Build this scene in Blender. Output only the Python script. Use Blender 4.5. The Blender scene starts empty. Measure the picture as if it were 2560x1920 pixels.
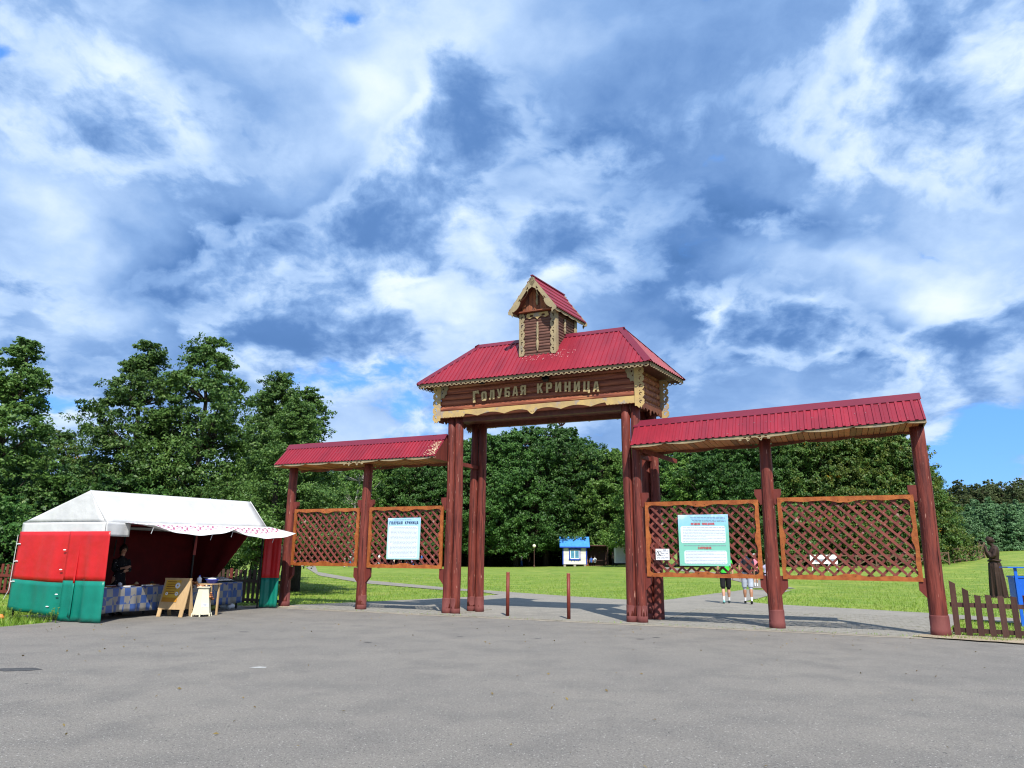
import bpy, bmesh, math, random
import numpy as np
from mathutils import Vector, Matrix, Euler

# ------------------------------------------------------------------ camera
sc = bpy.context.scene
CH = 1.42                                   # camera height
FPX, PITCH, ROLL = 1803.0, math.radians(13.557), math.radians(0.5445)
cam_d = bpy.data.cameras.new('camera')
cam = bpy.data.objects.new('camera', cam_d)
sc.collection.objects.link(cam)
cam_d.sensor_fit = 'HORIZONTAL'
cam_d.sensor_width = 36.0
cam_d.lens = FPX / 2560 * 36.0
cam_d.clip_start = 0.1
cam_d.clip_end = 6000
cam.location = (0, 0, CH)
cam.matrix_world = Matrix.Translation((0, 0, CH)) @ (
    Matrix.Rotation(math.pi / 2 + PITCH, 4, 'X') @ Matrix.Rotation(ROLL, 4, 'Z'))
sc.camera = cam
sc.view_settings.view_transform = 'Standard'
sc.view_settings.look = 'None'
sc.view_settings.gamma = 1
sc.view_settings.exposure = 0.5
sc.view_settings.use_curve_mapping = False
sc.cycles.max_bounces = 4
sc.cycles.diffuse_bounces = 2
sc.cycles.transparent_max_bounces = 8
sc.cycles.pixel_filter_type = 'BLACKMAN_HARRIS'
sc.cycles.filter_width = 1.15


def ray(x, y):
    """direction in the world of a pixel of the 2560x1920 photograph"""
    u, v = (x - 1280) / FPX, -(y - 960) / FPX
    cr, sr = math.cos(ROLL), math.sin(ROLL)
    u, v = u * cr - v * sr, u * sr + v * cr
    cp, sp = math.cos(PITCH), math.sin(PITCH)
    return Vector((u, cp - v * sp, sp + v * cp))


def gnd(x, y, z=0.0):
    d = ray(x, y)
    t = (z - CH) / d.z
    return Vector((d.x * t, d.y * t, z))


def atY(x, y, Y):
    d = ray(x, y)
    t = Y / d.y
    return Vector((d.x * t, Y, CH + d.z * t))


# ------------------------------------------------------------------ world: sky with broken cumulus
SUN_EL, SUN_AZ = math.radians(48), math.radians(9)
world = bpy.data.worlds.new('World')
sc.world = world
world.use_nodes = True
wn, wl = world.node_tree.nodes, world.node_tree.links
wn.clear()


def N(t, **k):
    n = wn.new(t)
    for a, b in k.items():
        setattr(n, a, b)
    return n


def mth(op, a, b=None, c=None, clamp=False):
    n = N('ShaderNodeMath', operation=op)
    n.use_clamp = clamp
    for i, v in enumerate((a, b, c)):
        if v is None:
            continue
        if isinstance(v, (int, float)):
            n.inputs[i].default_value = v
        else:
            wl.new(v, n.inputs[i])
    return n.outputs[0]


def vmt(op, a, b=None):
    n = N('ShaderNodeVectorMath', operation=op)
    for i, v in enumerate((a, b)):
        if v is None:
            continue
        if isinstance(v, (tuple, list)):
            n.inputs[i].default_value = v
        else:
            wl.new(v, n.inputs[i])
    return n.outputs['Value'] if op in ('DOT_PRODUCT', 'LENGTH') else n.outputs[0]


def mrange(v, a, b, c, d, smooth=True):
    n = N('ShaderNodeMapRange')
    n.interpolation_type = 'SMOOTHSTEP' if smooth else 'LINEAR'
    wl.new(v, n.inputs[0])
    for i, q in enumerate((a, b, c, d)):
        n.inputs[1 + i].default_value = q
    return n.outputs[0]


def wnoise(vec, scale, detail=8, rough=.55, out=0, lac=2.0, dist=0.0):
    n = N('ShaderNodeTexNoise')
    n.noise_dimensions = '2D'
    n.inputs['Scale'].default_value = scale
    n.inputs['Detail'].default_value = detail
    n.inputs['Roughness'].default_value = rough
    n.inputs['Lacunarity'].default_value = lac
    n.inputs['Distortion'].default_value = dist
    wl.new(vec, n.inputs['Vector'])
    return n.outputs[out]


def wmix(f, a, b, kind='RGBA'):
    n = N('ShaderNodeMix', data_type=kind)
    i0, i1, i2 = (0, 6, 7) if kind == 'RGBA' else (0, 2, 3)
    for i, v in ((i0, f), (i1, a), (i2, b)):
        if isinstance(v, (int, float)):
            n.inputs[i].default_value = v
        elif isinstance(v, (tuple, list)):
            n.inputs[i].default_value = tuple(v) + (1,)
        else:
            wl.new(v, n.inputs[i])
    return n.outputs[2 if kind == 'RGBA' else 0]


KZ = 0.40                                   # softens the squeeze of the cloud deck at the horizon
tc = N('ShaderNodeTexCoord')
sep = N('ShaderNodeSeparateXYZ')
wl.new(tc.outputs['Generated'], sep.inputs[0])
zz = mth('ADD', mth('MAXIMUM', sep.outputs[2], 0.0), KZ)
cmb = N('ShaderNodeCombineXYZ')
wl.new(mth('DIVIDE', sep.outputs[0], zz), cmb.inputs[0])
wl.new(mth('DIVIDE', sep.outputs[1], zz), cmb.inputs[1])
P0 = cmb.outputs[0]
warp = vmt('SUBTRACT', wnoise(P0, 2.6, 4, .58, 1), (.5, .5, .5))
sw = N('ShaderNodeVectorMath', operation='SCALE')
wl.new(warp, sw.inputs[0])
sw.inputs['Scale'].default_value = 0.30
P1 = vmt('ADD', P0, sw.outputs[0])


def to_plane(x, y):
    d = ray(x, y).normalized()
    k = max(d.z, 0) + KZ
    return d.x / k, d.y / k


def blobs(lst, vec):
    """sum of soft irregular patches of the cloud deck; each x, y, rx, ry in photo pixels, weight"""
    tot = None
    for x, y, rx, ry, w in lst:
        cx, cy = to_plane(x, y)
        ax = abs(to_plane(x + rx, y)[0] - to_plane(x - rx, y)[0]) / 2
        ay = abs(to_plane(x, y + ry)[1] - to_plane(x, y - ry)[1]) / 2
        n = N('ShaderNodeVectorMath', operation='MULTIPLY_ADD')
        wl.new(vec, n.inputs[0])
        n.inputs[1].default_value = (1 / ax, 1 / ay, 0)
        n.inputs[2].default_value = (-cx / ax, -cy / ay, 0)
        g = mth('POWER', math.exp(-1), vmt('DOT_PRODUCT', n.outputs[0], n.outputs[0]))
        tot = mth('MULTIPLY', g, w) if tot is None else mth('MULTIPLY_ADD', g, w, tot)
    return tot


tone = blobs([
    (520, 660, 300, 95, -.46), (840, 570, 250, 90, -.33), (800, 835, 230, 65, -.46), (1330, 370, 220, 110, -.26),
    (1720, 540, 480, 75, -.22), (1420, 680, 260, 60, -.30), (1950, 830, 330, 65, -.46), (2250, 260, 330, 170, -.12),
    (2430, 860, 170, 50, -.36), (330, 350, 260, 120, -.18),
    (960, 290, 180, 120, .36), (560, 110, 300, 110, .20), (1330, 470, 190, 55, .30), (720, 640, 110, 45, .42),
    (1080, 740, 170, 70, .30), (2380, 760, 150, 70, .34), (70, 600, 110, 170, .20),
    (1250, 90, 420, 110, .15), (420, 740, 300, 40, .14), (2000, 640, 330, 40, .2)], P1)
# fine structure: the dark bases stay smooth, the sunlit tops break up into billows lit from one side
P2 = vmt('ADD', P0, vmt('MULTIPLY', warp, (.10, .10, 0)))
nbig = wnoise(P2, 1.9, 4, .52)
nfin = wnoise(P2, 6.0, 8, .62)


def ridge(vec, scale, det):
    o = wnoise(vec, scale, det, .55)
    o.node.noise_type = 'RIDGED_MULTIFRACTAL'
    o.node.normalize = True
    o.node.inputs['Gain'].default_value = 1.6
    o.node.inputs['Offset'].default_value = .95
    return o


puff = mth('SUBTRACT', 1.0, ridge(P2, 3.0, 5))
nden = wnoise(P2, 2.6, 9, .60)
nlit = mth('SUBTRACT', wnoise(vmt('ADD', P2, (.035, -.075, 0)), 2.6, 7, .58), nden)
fade = mrange(sep.outputs[2], .05, .33, .40, 1.0)
# far layer: soft veil
veil = mth('MULTIPLY_ADD', tone, 1.05, .44)
veil = mth('MULTIPLY_ADD', mth('SUBTRACT', nbig, .5), .80, veil)
veil = mth('MULTIPLY_ADD', mth('SUBTRACT', nfin, .5), mth('MULTIPLY', fade, .42), veil)
# near layer: thick cumulus, bright torn rims, darker towards the thick middle
dens = mth('MULTIPLY_ADD', tone, -.55, mth('MULTIPLY_ADD', mth('SUBTRACT', puff, .5), .10, nden))
body = mrange(dens, .39, .57, 0, 1)
near = mth('MULTIPLY_ADD', mth('MAXIMUM', mth('SUBTRACT', dens, .46), 0.0), -2.1, .80)
near = mth('MULTIPLY_ADD', mth('MAXIMUM', tone, 0.0), .8, near)
near = mth('MULTIPLY_ADD', nlit, 1.7, near)
near = mth('MULTIPLY_ADD', mth('SUBTRACT', nfin, .5), .34, near)
near = mth('SMOOTH_MAX', near, .13, .30)
tone = wmix(mth('MULTIPLY', body, mth('MULTIPLY_ADD', fade, .55, .35)), veil, near, 'FLOAT')
tone = mth('ADD', tone, mrange(sep.outputs[2], .0, .26, .12, 0))
ramp = N('ShaderNodeValToRGB')
ramp.color_ramp.interpolation = 'LINEAR'
el = ramp.color_ramp.elements
el[0].position, el[0].color = 0.0, (.072, .178, .42, 1)
el[1].position, el[1].color = 1.0, (.90, .95, 1.0, 1)
for pos, col in ((.16, (.112, .238, .52)), (.38, (.235, .398, .71)), (.58, (.43, .60, .88)), (.78, (.68, .81, .95))):
    e = el.new(pos)
    e.color = col + (1,)
wl.new(tone, ramp.inputs[0])
# how much of the deck is closed: holes of clear sky, opening towards the horizon
gaps = blobs([(890, 25, 70, 55, .34), (25, 205, 75, 65, .62), (1690, 370, 34, 26, .33), (2290, 615, 120, 26, .45), (1680, 40, 60, 36, .30),
              (130, 990, 130, 60, .45), (930, 960, 240, 90, .48), (2480, 1120, 170, 130, .62), (1200, 1060, 200, 60, .3)], P1)
low = mrange(sep.outputs[2], .04, .26, .36, 0)
cov = mth('SUBTRACT', mth('MULTIPLY_ADD', mth('SUBTRACT', nfin, .5), 1.1, .56), mth('ADD', gaps, low))
cov = mrange(cov, .0, .30, 0, 1)
sky = N('ShaderNodeTexSky')
sky.sky_type = 'NISHITA'
sky.sun_disc = False
sky.sun_elevation = SUN_EL
sky.sun_rotation = math.pi - SUN_AZ
sky.air_density = 1.0
sky.dust_density = 0.4
sky.ozone_density = 2.5
tint = N('ShaderNodeMix', data_type='RGBA', blend_type='MULTIPLY')
tint.inputs[0].default_value = 1
wl.new(sky.outputs[0], tint.inputs[6])
tint.inputs[7].default_value = (.75, 1.05, 1.45, 1)
cl10 = N('ShaderNodeVectorMath', operation='SCALE')
wl.new(ramp.outputs[0], cl10.inputs[0])
cl10.inputs['Scale'].default_value = 8.2
bg = N('ShaderNodeBackground')
bg.inputs['Strength'].default_value = 0.10
wl.new(wmix(cov, wmix(.6, tint.outputs[2], (1.1, 3.3, 8.6)), cl10.outputs[0]), bg.inputs['Color'])
wo = N('ShaderNodeOutputWorld')
wl.new(bg.outputs[0], wo.inputs['Surface'])
world.cycles.sampling_method = 'MANUAL'
world.cycles.sample_map_resolution = 512

# ------------------------------------------------------------------ sun
sun_d = bpy.data.lights.new('sun', 'SUN')
sun_d.energy = 4.6
sun_d.angle = math.radians(0.5)
sun_d.color = (1, .955, .88)
sun = bpy.data.objects.new('sun', sun_d)
sc.collection.objects.link(sun)
ldir = Vector((-math.sin(SUN_AZ) * math.cos(SUN_EL), math.cos(SUN_AZ) * math.cos(SUN_EL), -math.sin(SUN_EL)))
sun.rotation_euler = ldir.to_track_quat('-Z', 'Y').to_euler()
sun.location = (0, -20, 40)

# ------------------------------------------------------------------ materials
MATS = {}


def mat(name, c1, c2=None, scale=6.0, detail=5, stretch=(1, 1, 1), rough=.75, bump=0.0, bscale=None, spec=.3,
        c3=None, c3_scale=30, c3_amt=.0, lo=.35, hi=.65, rand=0.0, translucent=0.0, metallic=0.0, coat=0.0, coord='Object'):
    """base colour mixed by stretched noise, a sparse third colour for wear, bump from the same noise"""
    if name in MATS:
        return MATS[name]
    m = bpy.data.materials.new(name)
    m.use_nodes = True
    nt = m.node_tree
    n, l = nt.nodes, nt.links
    bs = n['Principled BSDF']
    bs.inputs['Roughness'].default_value = rough
    bs.inputs['Specular IOR Level'].default_value = spec
    bs.inputs['Metallic'].default_value = metallic
    bs.inputs['Coat Weight'].default_value = coat
    tcn = n.new('ShaderNodeTexCoord')
    mp = n.new('ShaderNodeMapping')
    mp.inputs['Scale'].default_value = stretch
    l.new(tcn.outputs[coord], mp.inputs[0])
    nz = n.new('ShaderNodeTexNoise')
    nz.inputs['Scale'].default_value = scale
    nz.inputs['Detail'].default_value = detail
    nz.inputs['Roughness'].default_value = .6
    l.new(mp.outputs[0], nz.inputs['Vector'])
    c2 = c2 or tuple(v * .75 for v in c1)
    mr = n.new('ShaderNodeMapRange')
    mr.inputs[1].default_value, mr.inputs[2].default_value = lo, hi
    l.new(nz.outputs[0], mr.inputs[0])
    mx = n.new('ShaderNodeMix')
    mx.data_type = 'RGBA'
    l.new(mr.outputs[0], mx.inputs[0])
    mx.inputs[6].default_value = tuple(c1) + (1,)
    mx.inputs[7].default_value = tuple(c2) + (1,)
    col = mx.outputs[2]
    if c3 is not None:
        n3 = n.new('ShaderNodeTexNoise')
        n3.inputs['Scale'].default_value = c3_scale
        n3.inputs['Detail'].default_value = 4
        l.new(mp.outputs[0], n3.inputs['Vector'])
        r3 = n.new('ShaderNodeMapRange')
        r3.inputs[1].default_value, r3.inputs[2].default_value = .74 - c3_amt, .78 - c3_amt
        l.new(n3.outputs[0], r3.inputs[0])
        m3 = n.new('ShaderNodeMix')
        m3.data_type = 'RGBA'
        l.new(r3.outputs[0], m3.inputs[0])
        l.new(col, m3.inputs[6])
        m3.inputs[7].default_value = tuple(c3) + (1,)
        col = m3.outputs[2]
    if rand:
        oi = n.new('ShaderNodeObjectInfo')
        hs = n.new('ShaderNodeHueSaturation')
        rr = n.new('ShaderNodeMapRange')
        rr.inputs[3].default_value, rr.inputs[4].default_value = 1 - rand, 1 + rand
        l.new(oi.outputs['Random'], rr.inputs[0])
        l.new(rr.outputs[0], hs.inputs['Value'])
        l.new(col, hs.inputs['Color'])
        col = hs.outputs[0]
    l.new(col, bs.inputs['Base Color'])
    if bump:
        nb = nz
        if bscale:
            nb = n.new('ShaderNodeTexNoise')
            nb.inputs['Scale'].default_value = bscale
            nb.inputs['Detail'].default_value = 6
            l.new(mp.outputs[0], nb.inputs['Vector'])
        bp = n.new('ShaderNodeBump')
        bp.inputs['Strength'].default_value = min(1, bump)
        bp.inputs['Distance'].default_value = .02
        l.new(nb.outputs[0], bp.inputs['Height'])
        l.new(bp.outputs[0], bs.inputs['Normal'])
    if translucent:
        out = n['Material Output']
        tr = n.new('ShaderNodeBsdfTranslucent')
        l.new(col, tr.inputs['Color'])
        ms = n.new('ShaderNodeMixShader')
        ms.inputs[0].default_value = translucent
        l.new(bs.outputs[0], ms.inputs[1])
        l.new(tr.outputs[0], ms.inputs[2])
        l.new(ms.outputs[0], out.inputs['Surface'])
    MATS[name] = m
    return m


def leafmat(name, c1, c2, c3, trans=.28, hue_var=.5):
    """foliage: colour changes from leaf to leaf and from bough to bough"""
    m = bpy.data.materials.new(name)
    m.use_nodes = True
    n, l = m.node_tree.nodes, m.node_tree.links
    bs = n['Principled BSDF']
    bs.inputs['Roughness'].default_value = .5
    bs.inputs['Specular IOR Level'].default_value = .32
    geo = n.new('ShaderNodeNewGeometry')
    tcn = n.new('ShaderNodeTexCoord')
    nz = n.new('ShaderNodeTexNoise')
    nz.inputs['Scale'].default_value = .55
    nz.inputs['Detail'].default_value = 3
    l.new(tcn.outputs['Object'], nz.inputs['Vector'])
    mr = n.new('ShaderNodeMapRange')
    mr.inputs[1].default_value, mr.inputs[2].default_value = .38, .62
    l.new(nz.outputs[0], mr.inputs[0])
    a = n.new('ShaderNodeMix')
    a.data_type = 'RGBA'
    l.new(mr.outputs[0], a.inputs[0])
    a.inputs[6].default_value = c1 + (1,)
    a.inputs[7].default_value = c2 + (1,)
    r2 = n.new('ShaderNodeMapRange')
    r2.inputs[1].default_value, r2.inputs[2].default_value = 1 - hue_var, 1.0
    l.new(geo.outputs['Random Per Island'], r2.inputs[0])
    b = n.new('ShaderNodeMix')
    b.data_type = 'RGBA'
    l.new(r2.outputs[0], b.inputs[0])
    l.new(a.outputs[2], b.inputs[6])
    b.inputs[7].default_value = c3 + (1,)
    oi = n.new('ShaderNodeObjectInfo')
    hs = n.new('ShaderNodeHueSaturation')
    rr = n.new('ShaderNodeMapRange')
    rr.inputs[3].default_value, rr.inputs[4].default_value = .82, 1.18
    l.new(oi.outputs['Random'], rr.inputs[0])
    l.new(rr.outputs[0], hs.inputs['Value'])
    l.new(b.outputs[2], hs.inputs['Color'])
    l.new(hs.outputs[0], bs.inputs['Base Color'])
    tr = n.new('ShaderNodeBsdfTranslucent')
    l.new(hs.outputs[0], tr.inputs['Color'])
    ms = n.new('ShaderNodeMixShader')
    ms.inputs[0].default_value = trans
    l.new(bs.outputs[0], ms.inputs[1])
    l.new(tr.outputs[0], ms.inputs[2])
    l.new(ms.outputs[0], n['Material Output'].inputs['Surface'])
    return m


POST = mat('post_stain', (.185, .038, .025), (.085, .017, .013), 7, 8, (2.0, 2.0, .20), .58, .8, 16, lo=.40, hi=.62, c3=(.42, .22, .16), c3_scale=20, c3_amt=.062)
POSTFOOT = mat('post_foot_stain', (.17, .050, .043), (.12, .032, .030), 6, 6, (1, 1, .3), .8, .4, 14)
BRACK = mat('bracket_stain', (.17, .032, .022), (.11, .02, .015), 6, 4, (1, 1, .5), .65, .3)
SLAT = mat('slat_stain', (.20, .055, .040), (.135, .032, .025), 5, 5, (1, 1, 1), .6, .3, 25, c3=(.30, .19, .15), c3_scale=7, c3_amt=.10, rand=.22)
FRAMEW = mat('frame_stain', (.36, .110, .026), (.25, .065, .016), 6, 7, (1.2, 1.2, 1.2), .5, .3, 30, lo=.4, hi=.6, c3=(.15, .04, .014), c3_scale=10, c3_amt=.07, rand=.12)
LOGW = mat('log_wall', (.350, .110, .052), (.150, .042, .027), 6, 8, (.20, 2, 2.6), .58, .6, 10, lo=.38, hi=.62, c3=(.42, .18, .08), c3_scale=4, c3_amt=.15, rand=.38)
LOGT = mat('log_turret', (.150, .070, .050), (.085, .040, .032), 6, 7, (.4, 2, 2.2), .75, .4, 10, c3=(.20, .105, .07), c3_scale=5, c3_amt=.10, rand=.3)
GABLEW = mat('gable_board', (.36, .115, .045), (.13, .055, .038), 5, 6, (2, 2, .3), .7, .3, rand=.25)
CREAM = mat('carved_cream', (.52, .36, .135), (.38, .27, .13), 3.5, 5, (1, 1, 1), .65, .2, 30, c3=(.34, .27, .20), c3_scale=5, c3_amt=.16)
CREAMG = mat('carved_cream_weathered', (.35, .275, .155), (.25, .20, .12), 4, 5, (1, 1, 1), .75, .2, 30, c3=(.24, .20, .15), c3_scale=6, c3_amt=.14)
LETTER = mat('letter_cream', (.50, .37, .17), (.38, .28, .14), 9, 5, (1, 1, 1), .6, .2, 30, c3=(.62, .47, .24), c3_scale=8, c3_amt=.14)
ROOF = mat('roof_paint', (.275, .017, .032), (.190, .013, .026), 2.2, 8, (1, .5, .35), .45, .12, 3, spec=.4, c3=(.42, .10, .12), c3_scale=18, c3_amt=.0)
ROOFCAP = mat('roof_cap_paint', (.165, .012, .030), (.135, .011, .027), 1.5, 6, (1, 1, 1), .42, 0, spec=.45, c3=(.5, .2, .22), c3_scale=40, c3_amt=-.02)
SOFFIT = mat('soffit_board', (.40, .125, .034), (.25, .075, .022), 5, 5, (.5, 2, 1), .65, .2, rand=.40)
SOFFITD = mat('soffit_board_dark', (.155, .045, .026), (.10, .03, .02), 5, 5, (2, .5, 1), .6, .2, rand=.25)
FASCB = mat('fascia_brown', (.20, .065, .03), (.12, .04, .022), 6, 5, (1, 1, 1), .65, .2)
LACE = mat('lace_weathered', (.33, .25, .14), (.22, .17, .10), 5, 5, (1, 1, 1), .75, .2, 30)
BLACKM = mat('black_plastic', (.012, .012, .013), None, 8, rough=.45)
GALV = mat('grey_metal', (.35, .36, .37), (.28, .29, .30), 8, rough=.4, metallic=.6)
FENCEB = mat('fence_brown', (.080, .038, .028), (.050, .024, .019), 5, 5, (2, 2, .4), .7, .4, 16, c3=(.12, .07, .05), c3_scale=10, c3_amt=.04, rand=.25)
FENCER = mat('fence_red', (.16, .034, .024), (.11, .022, .018), 5, 5, (2, 2, .4), .7, .3)
PIPE = mat('bollard_paint', (.19, .035, .022), (.15, .028, .019), 12, 4, rough=.5, c3=(.3, .15, .1), c3_scale=25, c3_amt=.02)
CANVAS = mat('white_tarp', (.70, .70, .69), (.60, .60, .60), 2.6, 6, rough=.55, bump=.9, bscale=3.6, translucent=.16)
REDT = mat('red_tarp', (.62, .016, .018), (.52, .012, .014), 2.0, 6, rough=.40, bump=.9, bscale=3.4, spec=.5, translucent=.12)
GREENT = mat('green_tarp', (.003, .215, .150), (.002, .170, .122), 2.0, 6, rough=.40, bump=.9, bscale=3.4, spec=.5, translucent=.10)
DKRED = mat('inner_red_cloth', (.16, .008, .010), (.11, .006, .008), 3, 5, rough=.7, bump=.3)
PALEWOOD = mat('pale_timber', (.52, .36, .19), (.42, .28, .14), 5, 6, (2, 2, .3), .65, .2, 25, c3=(.28, .16, .08), c3_scale=6, c3_amt=.03)
IVORY = mat('ivory_paint', (.74, .70, .52), (.66, .62, .46), 4, 5, rough=.5)
PAPERY = mat('yellow_sheet', (.66, .40, .05), (.56, .30, .03), 3, 3, rough=.6)
PAPERO = mat('orange_sheet', (.50, .22, .02), (.42, .18, .015), 3, 3, rough=.6)
WHITE = mat('white_matte', (.80, .80, .80), (.74, .74, .75), 5, rough=.55)
BLUEP = mat('blue_plastic', (.010, .045, .50), (.008, .035, .42), 5, rough=.35, spec=.5)
BLUEBIN = mat('blue_bin_paint', (.008, .12, .62), (.007, .10, .54), 4, rough=.4, spec=.5)
NAVY = mat('navy_print', (.02, .04, .13), None, 5, rough=.6)
INK = mat('ink_grey', (.27, .30, .36), (.18, .20, .26), 40, rough=.6)
REDINK = mat('red_print', (.60, .03, .05), None, 5, rough=.6)
SIDING = mat('white_siding', (.68, .66, .60), (.60, .58, .54), 3, 5, rough=.6)
BLUETRIM = mat('blue_trim', (.015, .06, .40), (.012, .045, .32), 4, rough=.5)
BLUEROOF = mat('blue_roof', (.075, .30, .74), (.055, .25, .66), 2.5, rough=.4, spec=.5)
GLASS = mat('window_glass', (.12, .35, .50), (.05, .16, .26), 1.5, rough=.08, spec=.8)
CONC = mat('kerb_concrete', (.30, .275, .23), (.23, .21, .175), 9, 6, rough=.9, bump=.3, bscale=50, rand=.12)
DARKWOOD = mat('statue_wood', (.050, .026, .018), (.026, .014, .010), 5, 6, (2, 2, .3), .6, .5, 14, spec=.25)
BARK = mat('bark', (.070, .052, .040), (.035, .027, .022), 4, 7, (2, 2, .5), .9, .6, 10, c3=(.16, .15, .12), c3_scale=5, c3_amt=.05)
BIRCH = mat('birch_bark', (.42, .40, .36), (.10, .09, .08), 3, 6, (1.5, 1.5, 3), .85, .4, 12)
LAMPG = mat('lamp_globe', (.80, .76, .58), (.74, .70, .52), 3, rough=.3)
LEAF_A = leafmat('leaf_alder', (0.047, 0.110, 0.025), (0.083, 0.166, 0.033), (0.138, 0.228, 0.047))
LEAF_B = leafmat('leaf_dark', (0.033, 0.091, 0.021), (0.058, 0.141, 0.028), (0.097, 0.193, 0.039))
LEAF_C = leafmat('leaf_light', (0.072, 0.166, 0.028), (0.113, 0.214, 0.039), (0.172, 0.276, 0.055))
LEAF_D = leafmat('leaf_turning', (.068, .122, .022), (.098, .145, .025), (.165, .185, .032))
PINE_Y = leafmat('needle_young', (.105, .215, .090), (.14, .27, .115), (.19, .31, .15), trans=.35)
PINE_O = leafmat('needle_old', (.085, .135, .050), (.12, .165, .060), (.17, .165, .075), trans=.35)
WEED = leafmat('weed_leaf', (.12, .22, .03), (.17, .27, .04), (.22, .30, .06))

# ------------------------------------------------------------------ mesh helpers
COL = sc.collection
rnd = random.Random(7)


class MB:
    """collects vertices and faces, becomes ONE mesh object"""

    def __init__(s):
        s.v, s.f, s.m = [], [], []

    def add(s, vs, fs, mi=0, M=None):
        o = len(s.v)
        s.v += [tuple(M @ Vector(p)) for p in vs] if M else [tuple(p) for p in vs]
        s.f += [tuple(i + o for i in f) for f in fs]
        s.m += [mi] * len(fs)
        return s

    def box(s, x0, x1, y0, y1, z0, z1, mi=0, M=None):
        vs = [(x, y, z) for z in (z0, z1) for y in (y0, y1) for x in (x0, x1)]
        fs = [(0, 2, 3, 1), (4, 5, 7, 6), (0, 1, 5, 4), (2, 6, 7, 3), (0, 4, 6, 2), (1, 3, 7, 5)]
        return s.add(vs, fs, mi, M)

    def bar(s, a, b, w, h, mi=0, up=(0, 0, 1)):
        """box from a to b, width w (sideways), height h"""
        a, b = Vector(a), Vector(b)
        d = (b - a).normalized()
        sd = d.cross(Vector(up)).normalized()
        u = sd.cross(d)
        vs = []
        for p in (a, b):
            for i, j in ((-1, -1), (1, -1), (1, 1), (-1, 1)):
                vs.append(p + sd * (i * w / 2) + u * (j * h / 2))
        return s.add(vs, [(0, 1, 2, 3), (7, 6, 5, 4), (0, 4, 5, 1), (1, 5, 6, 2), (2, 6, 7, 3), (3, 7, 4, 0)], mi)

    def tube(s, pts, radii, n=8, mi=0, cap=True, jit=0.0, rg=None):
        """tapered tube; a radius may be (rx, ry)"""
        pts = [Vector(p) for p in pts]
        o = len(s.v)
        prev = None
        for i, p in enumerate(pts):
            d = (pts[min(i + 1, len(pts) - 1)] - pts[max(i - 1, 0)]).normalized()
            if prev is None:
                ref = Vector((1, 0, 0)) if abs(d.x) < .9 else Vector((0, 1, 0))
                a = (ref - d * ref.dot(d)).normalized()
            else:
                a = (prev - d * prev.dot(d)).normalized()
            prev = a
            b = d.cross(a)
            r = radii[i] if isinstance(radii, (list, tuple)) else radii
            rx, ry = r if isinstance(r, (tuple, list)) else (r, r)
            for k in range(n):
                t = 2 * math.pi * k / n
                j = 1 + (rg.uniform(-jit, jit) if jit else 0)
                s.v.append(tuple(p + a * (math.cos(t) * rx * j) + b * (math.sin(t) * ry * j)))
        for i in range(len(pts) - 1):
            for k in range(n):
                q = (k + 1) % n
                s.f.append((o + i * n + k, o + i * n + q, o + (i + 1) * n + q, o + (i + 1) * n + k))
                s.m.append(mi)
        if cap:
            s.f.append(tuple(o + k for k in reversed(range(n))))
            s.f.append(tuple(o + (len(pts) - 1) * n + k for k in range(n)))
            s.m += [mi, mi]
        return s

    def lathe(s, prof, n=12, mi=0, M=None, half=False):
        """profile [(r, z)] spun round z"""
        o = len(s.v)
        tot = math.pi if half else 2 * math.pi
        m = n + 1 if half else n
        vs = []
        for r, z in prof:
            for k in range(m):
                t = tot * k / n + (math.pi if half else 0)
                vs.append((r * math.cos(t), r * math.sin(t), z))
        fs = []
        for i in range(len(prof) - 1):
            for k in range(n):
                q = k + 1 if half else (k + 1) % n
                fs.append((i * m + k, i * m + q, (i + 1) * m + q, (i + 1) * m + k))
        if not half:
            fs.append(tuple(reversed(range(m))))
            fs.append(tuple((len(prof) - 1) * m + k for k in range(m)))
        return s.add(vs, fs, mi, M)

    def ell(s, c, r, n=10, m=7, mi=0, M=None):
        prof = [(max(1e-3, math.sin(math.pi * i / m)), -math.cos(math.pi * i / m)) for i in range(m + 1)]
        T = Matrix.Translation(c) @ Matrix.Diagonal((r[0], r[1], r[2], 1))
        return s.lathe(prof, n, mi, (M @ T) if M else T)

    def grid(s, rows, mi=0, close=False):
        """rows of points -> quads"""
        o = len(s.v)
        w = len(rows[0])
        for r in rows:
            s.v += [tuple(p) for p in r]
        for i in range(len(rows) - 1):
            for k in range(w - 1):
                s.f.append((o + i * w + k, o + i * w + k + 1, o + (i + 1) * w + k + 1, o + (i + 1) * w + k))
                s.m.append(mi)
        return s

    def mesh(s, name, mats, smooth=False):
        me = bpy.data.meshes.new(name)
        me.from_pydata(s.v, [], s.f)
        for m in (mats if isinstance(mats, (list, tuple)) else [mats]):
            me.materials.append(m)
        if any(s.m):
            me.polygons.foreach_set('material_index', s.m)
        if smooth:
            me.polygons.foreach_set('use_smooth', [True] * len(s.f))
        me.update()
        return me

    def build(s, name, mats, parent=None, smooth=False, **k):
        return obj(name, s.mesh(name, mats, smooth), parent, **k)


def obj(name, me, parent=None, label=None, cat=None, group=None, kind=None, loc=None, rot=None, scale=None):
    o = bpy.data.objects.new(name, me)
    COL.objects.link(o)
    if parent is not None:
        o.parent = parent
    if loc is not None:
        o.location = loc
    if rot is not None:
        o.rotation_euler = rot
    if scale is not None:
        o.scale = scale if isinstance(scale, (tuple, list)) else (scale,) * 3
    for a, b in (('label', label), ('category', cat), ('group', group), ('kind', kind)):
        if b:
            o[a] = b
    return o


def thing(name, label, cat, loc=(0, 0, 0), rz=0.0, group=None):
    return obj(name, None, None, label, cat, group, None, loc, (0, 0, rz))


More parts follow.
